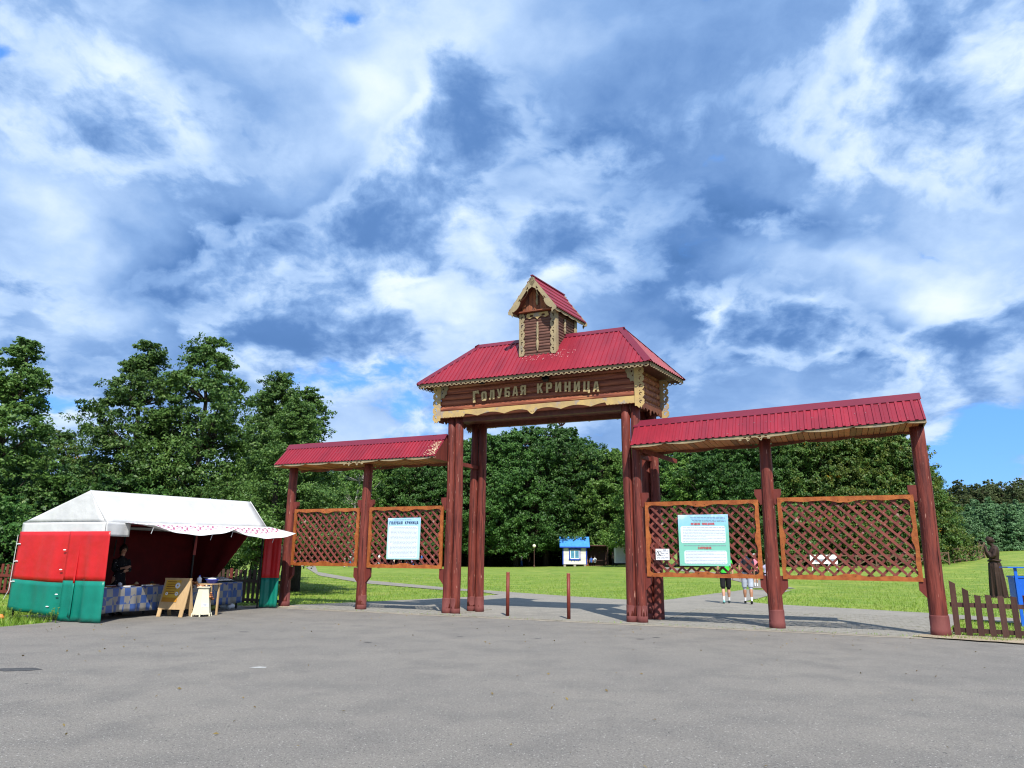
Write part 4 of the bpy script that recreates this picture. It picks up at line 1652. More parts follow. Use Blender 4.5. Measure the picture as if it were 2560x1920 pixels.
def drape(a, b, z0f, z1f, n, amp, freq, ph=0.0, rowsn=6, spread=0.0):
    """hanging sheet between two plan points with vertical folds growing downwards"""
    a, b = Vector(a), Vector(b)
    d = (b - a).normalized()
    nn = Vector((d.y, -d.x, 0))
    rows = []
    for i in range(rowsn + 1):
        t = i / rowsn
        row = []
        for j in range(n + 1):
            q = j / n
            p = a.lerp(b, q)
            z = z1f(q) + (z0f(q) - z1f(q)) * t
            w = amp * (.25 + .75 * t) * (math.sin(q * freq + ph) + .5 * math.sin(q * freq * 2.3 + 1.3 + ph))
            p = p + nn * (w + spread * t)
            row.append((p.x, p.y, z))
        rows.append(row)
    return rows


# valance all round, loose
vb = lambda q: 1.825 + .012 * math.sin(q * 11)
cloth('valance', drape(tl(0, -TDP - .01, 0), tl(-.015, .02, 0), vb, lambda q: ez(0) + .012, 24, .012, 7), CANVAS)
cloth('valance', drape(tl(-.02, .03, 0), tl(.62, .03, 0), lambda q: 1.80, lambda q: ez(0) + .012, 12, .012, 5), CANVAS)
cloth('valance', drape(tl(TL, 0, 0), tl(TL, -TDP, 0), lambda q: 1.93, lambda q: ez(TL) + .01, 20, .012, 7), CANVAS)
cloth('valance', drape(tl(TL, -TDP, 0), tl(0, -TDP, 0), lambda q: 1.88, lambda q: ez(TL * (1 - q)) + .01, 30, .012, 9), CANVAS)


# left side wall: red above, green below, in two overlapping lengths
def wall(a, b, zt, zm, zb, amp, freq, ph, n=26, spread=0.0, lift=lambda q: 0):
    rows = drape(a, b, lambda q: zb + lift(q), lambda q: zt, n, amp, freq, ph, 18, spread)
    # shift the colour seam exactly: rows are split in two cloths sharing the seam row
    zs = [r[0][2] for r in rows]
    ks = min(range(len(rows)), key=lambda i: abs(sum(p[2] for p in rows[i]) / len(rows[i]) - zm))
    cloth('red_side_wall', rows[:ks + 1], REDT)
    cloth('green_side_wall', rows[ks:], GREENT)


wall(tl(-.03, -TDP, 0), tl(-.03, -.62, 0), 1.90, .80, .10, .030, 13, .4, lift=lambda q: .10 * (1 - q) ** 2)
wall(tl(-.06, -.95, 0), tl(-.03, .20, 0), 1.90, .88, .015, .042, 8, 2.1, n=20, spread=-.03)
# right front corner curtain
wall(tl(TL + .02, -.03, 0), tl(TL + .20, .42, 0), 2.05, .86, .03, .028, 9, .3, n=18)
# back wall inside: dark red, pulled aside at the right
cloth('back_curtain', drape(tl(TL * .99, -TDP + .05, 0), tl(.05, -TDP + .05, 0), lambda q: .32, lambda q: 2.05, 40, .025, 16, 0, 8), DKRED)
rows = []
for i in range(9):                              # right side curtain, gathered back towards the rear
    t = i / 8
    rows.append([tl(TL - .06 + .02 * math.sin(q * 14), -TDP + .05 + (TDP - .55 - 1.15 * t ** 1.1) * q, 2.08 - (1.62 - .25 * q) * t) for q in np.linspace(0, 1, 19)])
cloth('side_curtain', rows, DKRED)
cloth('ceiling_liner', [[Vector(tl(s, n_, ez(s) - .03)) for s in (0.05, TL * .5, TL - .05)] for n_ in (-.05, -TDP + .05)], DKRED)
# awning hem with a woven red border, tied up at three points
kq = []
nA = 60
sA0, sA1 = .45, TL + .15
rows = [[], [], [], [], [], []]
for j in range(nA + 1):
    q = j / nA
    s = sA0 + (sA1 - sA0) * q
    sg_ = abs(math.sin(q * math.pi * 2)) ** .8
    wob = .008 * math.sin(q * 40)
    for i, t in enumerate((0, .3, .55, .78, .92, 1.0)):
        n_ = .02 + t * .90
        zt_ = 2.045 - .015 * q
        z = ez(s) + .01 + (zt_ - ez(s)) * t - (sg_ * .17 + .015) * (1 - (1 - t) ** 1.8) + wob * t
        rows[i].append(tl(s, n_, z))
AWN = bpy.data.materials.new('awning_print')
AWN.use_nodes = True
n, l = AWN.node_tree.nodes, AWN.node_tree.links
bs = n['Principled BSDF']
bs.inputs['Roughness'].default_value = .6
tcn = n.new('ShaderNodeTexCoord')
sp = n.new('ShaderNodeSeparateXYZ')
l.new(tcn.outputs['Object'], sp.inputs[0])


def nm(op, a, b=None):
    q = n.new('ShaderNodeMath')
    q.operation = op
    for i, v in enumerate((a, b)):
        if v is None:
            continue
        if isinstance(v, (int, float)):
            q.inputs[i].default_value = v
        else:
            l.new(v, q.inputs[i])
    return q.outputs[0]


# diamond border: |frac(x/p)-.5| + |frac(y/p)-.5| bands
fx = nm('ABSOLUTE', nm('SUBTRACT', nm('FRACT', nm('MULTIPLY', sp.outputs[0], 2.4)), .5))
fy = nm('ABSOLUTE', nm('SUBTRACT', nm('FRACT', nm('MULTIPLY', sp.outputs[1], 2.4)), .5))
dm = nm('ADD', fx, fy)
st1 = nm('COMPARE', nm('FRACT', nm('MULTIPLY', dm, 2.6)), .5)
st1.node.inputs[2].default_value = .20
inb = nm('MULTIPLY', nm('LESS_THAN', sp.outputs[1], -.12), nm('GREATER_THAN', sp.outputs[1], -.50))
mx = n.new('ShaderNodeMix')
mx.data_type = 'RGBA'
l.new(nm('MULTIPLY', st1, inb), mx.inputs[0])
mx.inputs[6].default_value = (.70, .70, .69, 1)
mx.inputs[7].default_value = (.36, .09, .17, 1)
l.new(mx.outputs[2], bs.inputs['Base Color'])
cloth('awning', rows, AWN)
k = MB()
for q in (0.0, .36, .5, .82):
    s = sA0 + (sA1 - sA0) * q
    k = MB()
    k.tube([tl(s, .89, 1.99 - .12 * abs(math.sin(q * 6.28))), tl(s - .02, .86, 1.86 - .12 * abs(math.sin(q * 6.28)))], .006, 5)
    k.build('tie_cord', CANVAS, tent)
# frame
for (s, n_, z) in ((.05, -.05, ez(0)), (TL - .03, -.05, ez(TL)), (.05, -TDP + .06, ez(0)), (TL - .03, -TDP + .06, ez(TL)), (TL * .52, -.10, 2.12), (TL * .52, -TDP + .10, 2.1)):
    k = MB()
    k.tube([tl(s, n_, 0), tl(s, n_, z - .04)], .022, 8)
    k.build('pole', BLACKM, tent)
k = MB()
k.tube([tl(TL * .52, -.06, 1.98), tl(TL * .52 - .04, -.03, 1.72), tl(TL * .52 - .07, -.02, 1.42)], [.014, .03, .035], 6)
k.build('tied_ribbon', mat('ribbon_red', (.30, .06, .05), None, 6, rough=.7), tent)
for z, dx in ((1.62, .0), (1.24, .0), (.80, .0)):
    k = MB()
    k.tube([tl(-.05, -TDP - .03, z), tl(-.07, -TDP + .10, z + .01)], .014, 6)
    k.build('lacing_toggle', WHITE, tent)
for n_, z in ((-1.03, 1.50), (-1.06, 1.08), (-1.08, .56), (-1.30, .30)):
    k = MB()
    k.ell(tl(-.075, n_, z), (.012, .05, .014), 8, 5)
    k.build('lacing_toggle', WHITE, tent)
k = MB()
k.tube([tl(-.06, -TDP - .03, 1.83), tl(-.06, -TDP - .035, 1.2), tl(-.06, -TDP - .04, .62), tl(-.09, -TDP - .12, .42)], .007, 5)
k.build('lacing_cord', CANVAS, tent)

# ------------------------------------------------------------------ sales tables and wares
CHECK = bpy.data.materials.new('checked_oilcloth')
CHECK.use_nodes = True
n, l = CHECK.node_tree.nodes, CHECK.node_tree.links
bs = n['Principled BSDF']
bs.inputs['Roughness'].default_value = .35
tcn = n.new('ShaderNodeTexCoord')
ck = n.new('ShaderNodeTexChecker')
ck.inputs['Scale'].default_value = 5.6
ck.inputs['Color1'].default_value = (.045, .095, .27, 1)
ck.inputs['Color2'].default_value = (.24, .23, .215, 1)
mp = n.new('ShaderNodeMapping')
mp.inputs['Location'].default_value = (.03, .05, .04)
l.new(tcn.outputs['Object'], mp.inputs[0])
l.new(mp.outputs[0], ck.inputs['Vector'])
vo = n.new('ShaderNodeTexVoronoi')
vo.inputs['Scale'].default_value = 4.2
l.new(tcn.outputs['Object'], vo.inputs['Vector'])
r = n.new('ShaderNodeMapRange')
r.inputs[1].default_value, r.inputs[2].default_value = .17, .14
l.new(vo.outputs['Distance'], r.inputs[0])
mx = n.new('ShaderNodeMix')
mx.data_type = 'RGBA'
l.new(r.outputs[0], mx.inputs[0])
l.new(ck.outputs[0], mx.inputs[6])
mx.inputs[7].default_value = (.02, .05, .22, 1)
l.new(mx.outputs[2], bs.inputs['Base Color'])


def sales_table(a, b, h, label, cl_label, depth=.7):
    a, b = Vector(a), Vector(b)
    d = (b - a).normalized()
    L = (b - a).length
    rz = math.atan2(d.y, d.x)
    t = thing('sales_table', label, 'table', (a.x, a.y, 0), rz)
    k = MB()
    k.box(0, L, 0, depth, h - .03, h)
    k.build('tabletop', PALEWOOD, t)
    for x in (.06, L - .06):
        for y in (.06, depth - .06):
            k = MB()
            k.box(x - .02, x + .02, y - .02, y + .02, 0, h - .03)
            k.build('leg', BLACKM, t)
    c = thing('tablecloth', cl_label, 'tablecloth', (a.x, a.y, 0), rz)
    rows = []
    nn = 40
    prof = [(depth + .01, h * .65), (depth + .015, h + .004), (-.012, h + .004), (-.024, h - .02)] + [(-.03 - .02 * i / 6, h - .02 - (h - .17) * i / 6) for i in range(1, 7)]
    for i, (y, z) in enumerate(prof):
        row = []
        for j in range(nn + 1):
            q = j / nn
            f = max(0, (i - 3) / 6)
            yy = y + (-.028 * f * (math.sin(q * 19) + .6 * math.sin(q * 43 + 1)) if i > 3 else 0)
            row.append((-.02 + (L + .04) * q, yy, z + (.015 * math.sin(q * 7) if i == 9 else 0)))
        rows.append(row)
    k = MB()
    k.grid(rows)
    o = k.build('cloth', CHECK, c, smooth=True)
    so = o.modifiers.new('cloth', 'SOLIDIFY')
    so.thickness = .004
    return t


T1A, T1B, T1H = tw(.35, -.30, 0), tw(2.55, -.55, 0), .68
sales_table(T1A, T1B, T1H, 'long sales table under the tent in front of the seller', 'blue and white checked oilcloth on the long table before the seller')
T2A, T2B = tw(3.0, -.42, 0), tw(4.95, -.42, 0)
sales_table(T2A, T2B, .70, 'sales table behind the ivory pedestal stand', 'blue and white checked oilcloth on the table behind the pedestal')
r1 = random.Random(4)


def t1p(s, n_):
    d = (T1B - T1A).normalized()
    p = T1A + d * s + Vector((-d.y, d.x, 0)) * n_
    return (p.x, p.y, T1H + .012)


d1 = math.atan2((T1B - T1A).y, (T1B - T1A).x)
for i in range(9):
    s = .12 + i * .235
    k = MB()
    w, hgt = r1.uniform(.08, .11), r1.uniform(.012, .04)
    k.box(-w, w, -.07, .07, 0, hgt)
    k.box(-w * .92, w * .92, -.062, .062, hgt, hgt + .004, 1)
    cols = [(WHITE, 'white'), (PALEWOOD, 'pale wooden'), (FENCER, 'reddish brown')][i % 3]
    k.build('souvenir_box', [cols[0], PAPERO if i % 2 else WHITE], None, label='flat %s souvenir box lying on the long sales table' % cols[1], cat='box', group='%s souvenir boxes on the sales table' % cols[1], loc=t1p(s, .10 + .09 * (i % 3)), rot=(0, 0, d1 + r1.uniform(-.4, .4)))
for i in range(3):
    k = MB()
    k.lathe([(.03, 0), (.045, .02), (.05, .05), (.035, .075), (.02, .08), (.022, .09), (.001, .092)], 12)
    k.build('ceramic_pot', [WHITE, PALEWOOD, BARK][i], None, smooth=True, label=['small white lidded pot on the long sales table', 'small tan lidded pot on the long sales table', 'small dark lidded pot on the long sales table'][i], cat='pot', loc=t1p(.95 + i * .52, .36))
# tray with striped pendants on the second table
t2d = (T2B - T2A).normalized()
tr = thing('display_tray', 'black display tray with rows of pale pendants on the second table', 'tray', tuple(T2A + t2d * 1.42 + Vector((-t2d.y, t2d.x, 0)) * .34 + Vector((0, 0, .72))), math.atan2(t2d.y, t2d.x))
k = MB()
k.box(-.42, .42, -.24, .24, 0, .02, 0, Matrix.Rotation(.22, 4, 'X') @ Matrix.Translation((0, 0, .05)))
k.box(-.40, .40, .10, .14, -.005, .10)
k.build('board', BLACKM, tr)
for i in range(7):
    k = MB()
    M_ = Matrix.Rotation(.22, 4, 'X') @ Matrix.Translation((0, 0, .05))
    k.box(-.38 + i * .11, -.31 + i * .11, -.2, .2, .02, .026, 0, M_)
    k.build('pendant_row', WHITE, tr)
# hanging bag and belts at the back
bgp = tw(1.55, -TDP + .16, 1.62)
k = MB()
vs, fs = plate([(-.14, .02), (.02, -.14), (.16, .10), (.10, .24), (-.02, .22), (-.10, .22)], (), .03)
k.add(vs, fs, 0, STAND)
k.tube([(-.04, 0, .22), (0, 0, .34), (.06, 0, .23)], .006, 5)
k.build('cloth_bag', mat('bag_print', (.55, .48, .42), (.30, .10, .07), 6, 3, rough=.8), None, label='folded white and brown cloth bag hanging behind the seller', cat='bag', loc=tuple(bgp), rot=(0, 0, tent_rz))
for i in range(2):
    q = tw(2.2 + i * .22, -TDP + .14, 1.36)
    k = MB()
    k.box(-.018, .018, -.006, .006, 0, .42)
    k.tube([(0, 0, .42), (0, 0, .50)], .004, 5)
    k.build('woven_belt', [mat('belt_green', (.10, .14, .09), None, 9, rough=.8), BLACKM][i], None, label=['grey-green woven belt hanging on the tent back curtain', 'black woven belt hanging on the tent back curtain'][i], cat='belt', loc=tuple(q), rot=(0, .05, tent_rz))

# pale wooden sandwich board
ab = gnd(430, 1541)
abt = thing('sandwich_board', 'pale wooden sandwich board with yellow sheets in front of the tent', 'signboard', (ab.x + .06, ab.y, 0), math.radians(-14))
for nm_, sgn in (('front_board', -1), ('rear_board', 1)):
    k = MB()
    M_ = Matrix.Translation((0, sgn * .19, 0)) @ Matrix.Rotation(sgn * .23, 4, 'X')
    k.box(-.36, .36, -.012, .012, .17, .90, 0, M_)
    k.build(nm_, PALEWOOD, abt)
    for x in (-.30, .30):
        k = MB()
        k.box(x - .05, x + .05, -.011, .011, -.0, .19, 0, M_)
        k.build('leg', PALEWOOD, abt)
k = MB()
M_ = Matrix.Translation((0, -.19, 0)) @ Matrix.Rotation(-.23, 4, 'X')
k.box(-.31, .10, -.018, -.0125, .42, .86, 0, M_)
k.build('yellow_sheet', PAPERY, abt)
k = MB()
k.box(-.31, .10, -.024, -.0185, .34, .44, 0, M_)
k.build('lower_sheet', PAPERO, abt)
k = MB()
for i in range(6):
    k.box(-.27, -.02 + .03 * (i % 2), -.0195, -.0185, .80 - i * .055, .812 - i * .055, 0, M_)
k.build('print_lines', FENCER, abt)
for (x, z, rr) in ((.03, .72, .075), (.05, .53, .05), (-.22, .53, .04)):
    k = MB()
    for a in np.arange(0, 6.28, .7):
        k.ell((x + rr * .6 * math.cos(a), -.021, z + rr * .6 * math.sin(a)), (rr * .35, .003, rr * .35), 8, 4, 0, M_)
    k.ell((x, -.024, z), (rr * .3, .004, rr * .3), 8, 4, 1, M_)
    k.build('flower_print', [WHITE, PAPERY], abt)
# wares standing on and behind the board
shelf = thing('display_stool', 'pale wooden display stool behind the sandwich board', 'stool', (ab.x + .55, ab.y + .42, 0), -.2)
k = MB()
k.box(-.30, .30, -.2, .2, .72, .745)
k.build('stool_top', PALEWOOD, shelf)
for x in (-.26, .26):
    for y in (-.16, .16):
        k = MB()
        k.box(x - .02, x + .02, y - .02, y + .02, 0, .72)
        k.build('leg', PALEWOOD, shelf)
bt = thing('plastic_bottle', 'white plastic bottle standing on the display stool', 'bottle', (ab.x + .38, ab.y + .42, .745))
k = MB()
k.lathe([(.05, 0), (.055, .02), (.055, .12), (.02, .15), (.02, .17)], 14)
k.build('bottle_body', WHITE, bt, smooth=True)
k = MB()
k.lathe([(.022, .165), (.022, .19)], 10)
k.build('cap', BLUEP, bt)
bl = thing('plastic_basin', 'bright blue plastic basin on the display stool', 'basin', (ab.x + .70, ab.y + .40, .745), 0)
k = MB()
k.lathe([(.10, 0), (.15, .09), (.165, .095), (.165, .105), (.14, .10), (.09, .015), (.001, .015)], 20)
k.build('bowl', BLUEP, bl, smooth=True)
k = MB()
k.ell((0, 0, .10), (.11, .10, .035), 12, 6)
k.build('white_contents', WHITE, bl, smooth=True)
# garland of dried herbs and onions hanging over the stool edge
k = MB()
rg_ = random.Random(8)
for i in range(70):
    t = rg_.random()
    c = Vector((-.25 + .62 * t + rg_.gauss(0, .03), -.20 + rg_.gauss(0, .03), .74 - .34 * t * t + rg_.gauss(0, .035)))
    k.ell(c, (rg_.uniform(.018, .04), rg_.uniform(.018, .03), rg_.uniform(.015, .035)), 7, 5, rg_.choice((0, 0, 0, 1, 1, 2)), None)
k.build('dried_herb_garland', [mat('dried_brown', (.20, .07, .025), (.10, .035, .015), 20, rough=.7), mat('onion_skin', (.52, .24, .09), (.36, .13, .05), 12, rough=.35), mat('pale_husk', (.62, .45, .38), None, 12, rough=.6)],
        None, smooth=True, label='brown garland of dried herbs and onions draped over the display stool', cat='garland', loc=(ab.x + .55, ab.y + .42, 0), rot=(0, 0, -.2))
# ivory tapered pedestal
pd = gnd(497, 1542)
ped = thing('pedestal_stand', 'ivory six-sided tapered pedestal stand with a small printed label', 'stand', (pd.x, pd.y + .14, 0), math.radians(12))
k = MB()
hexp = lambda r_, z: [(r_ * math.cos(a), r_ * math.sin(a), z) for a in np.arange(math.pi / 6, 6.6, math.pi / 3)[:6]]
lo_, hi_ = hexp(.225, .05), hexp(.125, .655)
k.add(lo_ + hi_, [(i, (i + 1) % 6, 6 + (i + 1) % 6, 6 + i) for i in range(6)] + [tuple(range(6))[::-1], tuple(range(6, 12))])
k.build('tapered_body', IVORY, ped)
for p in lo_:
    k = MB()
    k.tube([(p[0] * 1.03, p[1] * 1.03, 0), (p[0] * .97, p[1] * .97, .08)], [.016, .02], 6)
    k.build('foot', IVORY, ped)
k = MB()
a_, b_ = hexp(.165, .66), hexp(.165, .68)
k.add(a_ + b_, [(i, (i + 1) % 6, 6 + (i + 1) % 6, 6 + i) for i in range(6)] + [tuple(range(6))[::-1], tuple(range(6, 12))])
k.build('top_plate', IVORY, ped)
k = MB()
fa = Vector(lo_[4]).lerp(Vector(lo_[5]), .5)
fb = Vector(hi_[4]).lerp(Vector(hi_[5]), .5)
nd = Vector((fa.x, fa.y, .17)).normalized()
md = fa.lerp(fb, .34)
ex = (Vector(lo_[5]) - Vector(lo_[4])).normalized()
ey = (fb - fa).normalized()
cc = [md + ex * a * .075 + ey * b * .042 + nd * .006 for a, b in ((-1, -1), (1, -1), (1, 1), (-1, 1))]
k.add(cc + [c - nd * .004 for c in cc], [(0, 1, 2, 3), (7, 6, 5, 4), (0, 4, 5, 1), (1, 5, 6, 2), (2, 6, 7, 3), (3, 7, 4, 0)])
for b, w in ((.6, .8), (.1, .35), (-.4, .5)):
    k.add([md + ex * a * .075 * w + ey * (b + e) * .042 + nd * .0075 for a, e in ((-1, -.12), (1, -.12), (1, .12), (-1, .12))], [(0, 1, 2, 3)], 1)
k.build('printed_label', [WHITE, INK], ped)
# plastic sack and pumpkin under the second table
sk = T2A + t2d * 1.55 + Vector((-t2d.y, t2d.x, 0)) * .06
k = MB()
for i in range(9):
    k.ell((rg_.uniform(-.16, .16), rg_.uniform(-.06, .06), rg_.uniform(.05, .12)), (rg_.uniform(.06, .1), .07, rg_.uniform(.04, .08)), 8, 6)
k.build('plastic_sack', WHITE, None, smooth=True, label='crumpled white plastic sack under the second sales table', cat='sack', loc=tuple(sk))
k = MB()
prof = [(.02, 0), (.10, .01), (.15, .06), (.15, .11), (.10, .16), (.02, .165)]
k.lathe(prof, 16)
k.build('pumpkin', mat('pumpkin_skin', (.30, .30, .06), (.2, .22, .04), 6, rough=.5), None, smooth=True, label='yellow-green pumpkin on the ground under the second table', cat='pumpkin', loc=tuple(T2A + t2d * .95 + Vector((-t2d.y, t2d.x, 0)) * .10))

# ------------------------------------------------------------------ picket fences
def picket_fence(name, label, pts, spacing, h, m, group=None, slant=0, post_every=9, pm=FENCER, hs=None):
    t = thing(name, label, 'fence', (pts[0][0], pts[0][1], 0))
    o = Vector((pts[0][0], pts[0][1], 0))
    i = 0
    for a, b in zip(pts, pts[1:]):
        a, b = Vector((a[0], a[1], 0)), Vector((b[0], b[1], 0))
        d = (b - a).normalized()
        L = (b - a).length
        rz = math.atan2(d.y, d.x)
        for z in (.12, .60 if h < .9 else .66):
            k = MB()
            k.bar(a - o + Vector((0, 0, z)), b - o + Vector((0, 0, z)), .035, .085)
            k.build('rail', m, t)
        n_ = int(L / spacing)
        for q in range(n_):
            p = a + d * (spacing * (q + .4)) - o
            hh = (hs[i] if hs and i < len(hs) else h) + rnd.uniform(-.015, .015)
            sl = slant if (hs and i < 2) else slant * .25
            if i % post_every == post_every - 1:
                k = MB()
                k.tube([(0, 0, -.02), (0, 0, hh + .02)], .05, 10)
                k.build('post', pm, t, loc=tuple(p))
            else:
                k = MB()
                vs, fs = plate([(-.052, .03), (.052, .03), (.052, hh - sl), (-.052, hh)], (), .022)
                k.add(vs, fs, 0, STAND)
                oo = k.build('picket', m, t, loc=(p.x + d.y * .03, p.y - d.x * .03, 0), rot=(0, rnd.uniform(-.02, .02), rz))
            i += 1
    return t


fr = [tuple(gw(8.88, .18))[:2], tuple(gw(12.6, -.45))[:2]]
picket_fence('picket_fence', 'dark brown picket fence with slanted tops starting at the right gate post', fr, .198, .80, FENCEB, slant=.06, post_every=7, hs=[1.05, .93, .80])
picket_fence('picket_fence', 'dark picket fence running behind the tent from the left gate post', [tuple(gw(-8.05, .12))[:2], (-10.5, 24.2), (-17.3, 26.0)], .20, 1.0, FENCEB, slant=.06, post_every=12)
picket_fence('picket_fence', 'short reddish picket fence by the shrubs left of the tent', [(-17.4, 26.1), (-24, 27.6)], .20, 1.05, FENCER, slant=.02, post_every=8)

# blue litter container behind the right fence
bb = thing('litter_container', 'bright blue metal litter container with a flat canopy behind the right picket fence', 'container', (12.15, 17.5, 0), math.radians(-20))
k = MB()
k.box(-.34, .34, -.25, .25, .38, 1.12)
k.box(-.36, .36, -.27, .27, 1.08, 1.12)
k.build('bin_body', BLUEBIN, bb)
for x in (-.30, .30):
    k = MB()
    k.box(x - .03, x + .03, -.30, -.255, 0, 1.30)
    k.build('post', BLUEBIN, bb)
k = MB()
k.box(-.46, .46, -.36, .36, 1.30, 1.325)
k.build('canopy', BLUEBIN, bb)

# ------------------------------------------------------------------ meadow buildings, lamp, railing, boards
def kiosk(name, label, px, Y, w, dpt, wh, rz, window=True, gable_m=None):
    p = on_ground(px, Y)
    t = thing(name, label, 'kiosk', tuple(p), rz)
    rows = int(wh / .155)
    k = MB()
    k.box(-w / 2 + .03, w / 2 - .03, .03, dpt, .28, .28 + wh)
    k.build('wall_core', SIDING, t)
    for i in range(rows):
        for (a, b) in (((-w / 2, 0), (w / 2, 0)), ((w / 2, 0), (w / 2, dpt)), ((-w / 2, dpt), (-w / 2, 0))):
            k = MB()
            z = .28 + i * .155
            A_, B_ = Vector((a[0], a[1], z)), Vector((b[0], b[1], z))
            d_ = (B_ - A_).normalized()
            nn = Vector((d_.y, -d_.x, 0))
            k.add([A_ + nn * .035, B_ + nn * .035, B_ + nn * .01 + Vector((0, 0, .15)), A_ + nn * .01 + Vector((0, 0, .15)), A_, B_], [(0, 1, 2, 3), (0, 4, 5, 1)])
            k.build('siding_board', SIDING, t)
    for x in (-w / 2 - .02, w / 2 + .02):
        k = MB()
        k.box(x - .07, x + .07, -.06, .05, .24, .28 + wh)
        k.build('corner_trim', BLUETRIM, t)
    zt_ = .28 + wh
    for sgn in (0, 1):
        a = Vector((-w / 2 - .45, -.45, zt_ - .02)) if sgn == 0 else Vector((w / 2 + .45, dpt + .45, zt_ - .02))
        e = Vector((1, 0, 0)) if sgn == 0 else Vector((-1, 0, 0))
        w_ = Vector((0, dpt / 2 + .45, 1.35)) if sgn == 0 else Vector((0, -dpt / 2 - .45, 1.35))
        ribbed('roof_sheet', a, e, w_, w + .9, w_.length, 0, w + .9, .18, .03, t, BLUEROOF)
    for x in (-w / 2 - .43, w / 2 + .41):
        k = MB()
        k.add([(x, -.43, zt_ - .03), (x, dpt + .43, zt_ - .03), (x, dpt / 2, zt_ + 1.30), (x + .02, -.43, zt_ - .03), (x + .02, dpt + .43, zt_ - .03), (x + .02, dpt / 2, zt_ + 1.30)], [(0, 2, 1), (3, 4, 5), (0, 1, 4, 3), (1, 2, 5, 4), (2, 0, 3, 5)])
        k.build('gable', gable_m or BLUETRIM, t)
    k = MB()
    k.bar((-w / 2 - .45, -.43, zt_ - .06), (w / 2 + .45, -.43, zt_ - .06), .03, .14)
    k.build('fascia', BLUETRIM, t)
    for x in (-w / 2 + .2, 0, w / 2 - .2):
        k = MB()
        k.box(x - .15, x + .15, .02, .3, -.1, .28)
        k.build('plinth_block', CONC, t)
    if window:
        z0, ww, hh = .28 + wh * .30, .62, 1.18
        wdw = obj('window', None, t, loc=(.0, -.05, z0))
        k = MB()
        for (x0, x1, a0, a1) in ((-ww - .12, -ww, -.1, hh + .1), (ww, ww + .12, -.1, hh + .1), (-ww - .2, ww + .2, hh, hh + .2), (-ww - .16, ww + .16, -.14, 0)):
            k.box(x0, x1, -.06, .02, a0, a1)
        for i in range(5):
            k.box(-.5 + i * .22, -.38 + i * .22, -.05, 0, -.24 + .05 * (i % 2), -.14)
        k.build('carved_surround', BLUETRIM, wdw)
        k = MB()
        for (x0, x1, a0, a1) in ((-ww, -ww + .09, 0, hh), (ww - .09, ww, 0, hh), (-.05, .05, 0, hh), (-ww, ww, 0, .09), (-ww, ww, hh - .09, hh)):
            k.box(x0, x1, -.05, .0, a0, a1)
        k.build('sash', WHITE, wdw)
        for x in (-.29, .29):
            k = MB()
            k.box(x - .25, x + .25, -.02, -.01, .08, hh - .08)
            k.build('pane', GLASS, wdw)
    return t


kiosk('wooden_kiosk', 'white clapboard kiosk with bright blue roof and one window at the meadow edge', 1437, 98, 3.05, 2.6, 2.25, math.radians(-3))
kiosk('wooden_kiosk', 'white clapboard kiosk with blue roof seen from its blank side by the right gate posts', 1612, 93, 3.4, 3.7, 2.2, math.radians(86), False, SIDING)
# open dark booth beside the kiosk
p = on_ground(1482, 99)
t = thing('open_booth', 'open dark timber booth beside the kiosk with the window', 'booth', tuple(p))
for x in (-.75, 2.0):
    for y in (0, 2.0):
        k = MB()
        k.box(x - .07, x + .07, y - .07, y + .07, 0, 2.6)
        k.build('post', FENCEB, t)
k = MB()
k.box(-.9, 2.15, -.2, 2.2, 2.6, 2.72)
k.build('roof', FENCEB, t)
k = MB()
k.box(-.75, 2.0, 2.02, 2.08, 0, 2.6)
k.build('back_wall', FENCEB, t)
k = MB()
k.box(-.6, 1.9, .5, .95, .72, .78)
k.box(-.5, -.4, .55, .9, 0, .72)
k.box(1.7, 1.8, .55, .9, 0, .72)
k.build('counter', FENCEB, t)
# globe lamp
p = on_ground(1335.5, 95)
t = thing('globe_lamp', 'slim park lamp with a pale globe at the edge of the trees', 'lamp', tuple(p))
k = MB()
k.lathe([(.09, 0), (.09, .25), (.045, .3), (.04, 2.45)], 10)
k.build('lamp_post', mat('lamp_brown', (.10, .05, .04), None, 5, rough=.5), t)
k = MB()
k.ell((0, 0, 2.66), (.22, .22, .22), 16, 10)
k.build('globe', LAMPG, t, smooth=True)
# crossed-rail fence on the meadow at the right
t = None
rail_pts = [(2385, 70, 0), (2400, 71, 0), (2416, 72, 0), (2433, 73, 0), (2449, 74, 0), (2463, 76, 0), (2466, 82, 0), (2452, 88, 0), (2430, 91, 0), (2405, 92, 0)]
w_ = [on_ground(a, b) for a, b, _ in rail_pts]
t = thing('crossed_rail_fence', 'low brown timber fence with crossed rails curving on the meadow', 'fence', tuple(w_[0]))
RAILW = mat('rail_timber', (.15, .095, .055), (.10, .062, .04), 6, 5, rough=.8)
for i, p in enumerate(w_):
    k = MB()
    k.box(-.06, .06, -.06, .06, -.1, 1.35)
    k.build('post', RAILW, t, loc=tuple(p - w_[0]))
for a, b in zip(w_, w_[1:]):
    a, b = a - w_[0], b - w_[0]
    up1 = Vector((0, 0, 1.3))
    lo1 = Vector((0, 0, .25))
    for q, r_ in ((a + up1, b + up1), (a + lo1, b + up1), (a + up1, b + lo1), (a + lo1, b + lo1)):
        k = MB()
        k.bar(q, r_, .06, .11)
        k.build('rail', RAILW, t)
p0 = on_ground(2330, 66)
t = thing('crossed_rail_fence', 'straight low timber fence with crossed rails in front of the trees', 'fence', tuple(p0))
ww = [on_ground(a, b) for a, b in ((2372, 68), (2330, 66.5), (2290, 66), (2240, 66), (2190, 66), (2140, 66.5), (2090, 67), (2040, 68), (1990, 69), (1960, 70))]
for p in ww:
    k = MB()
    k.box(-.06, .06, -.06, .06, -.1, 1.15)
    k.build('post', RAILW, t, loc=tuple(p - p0))
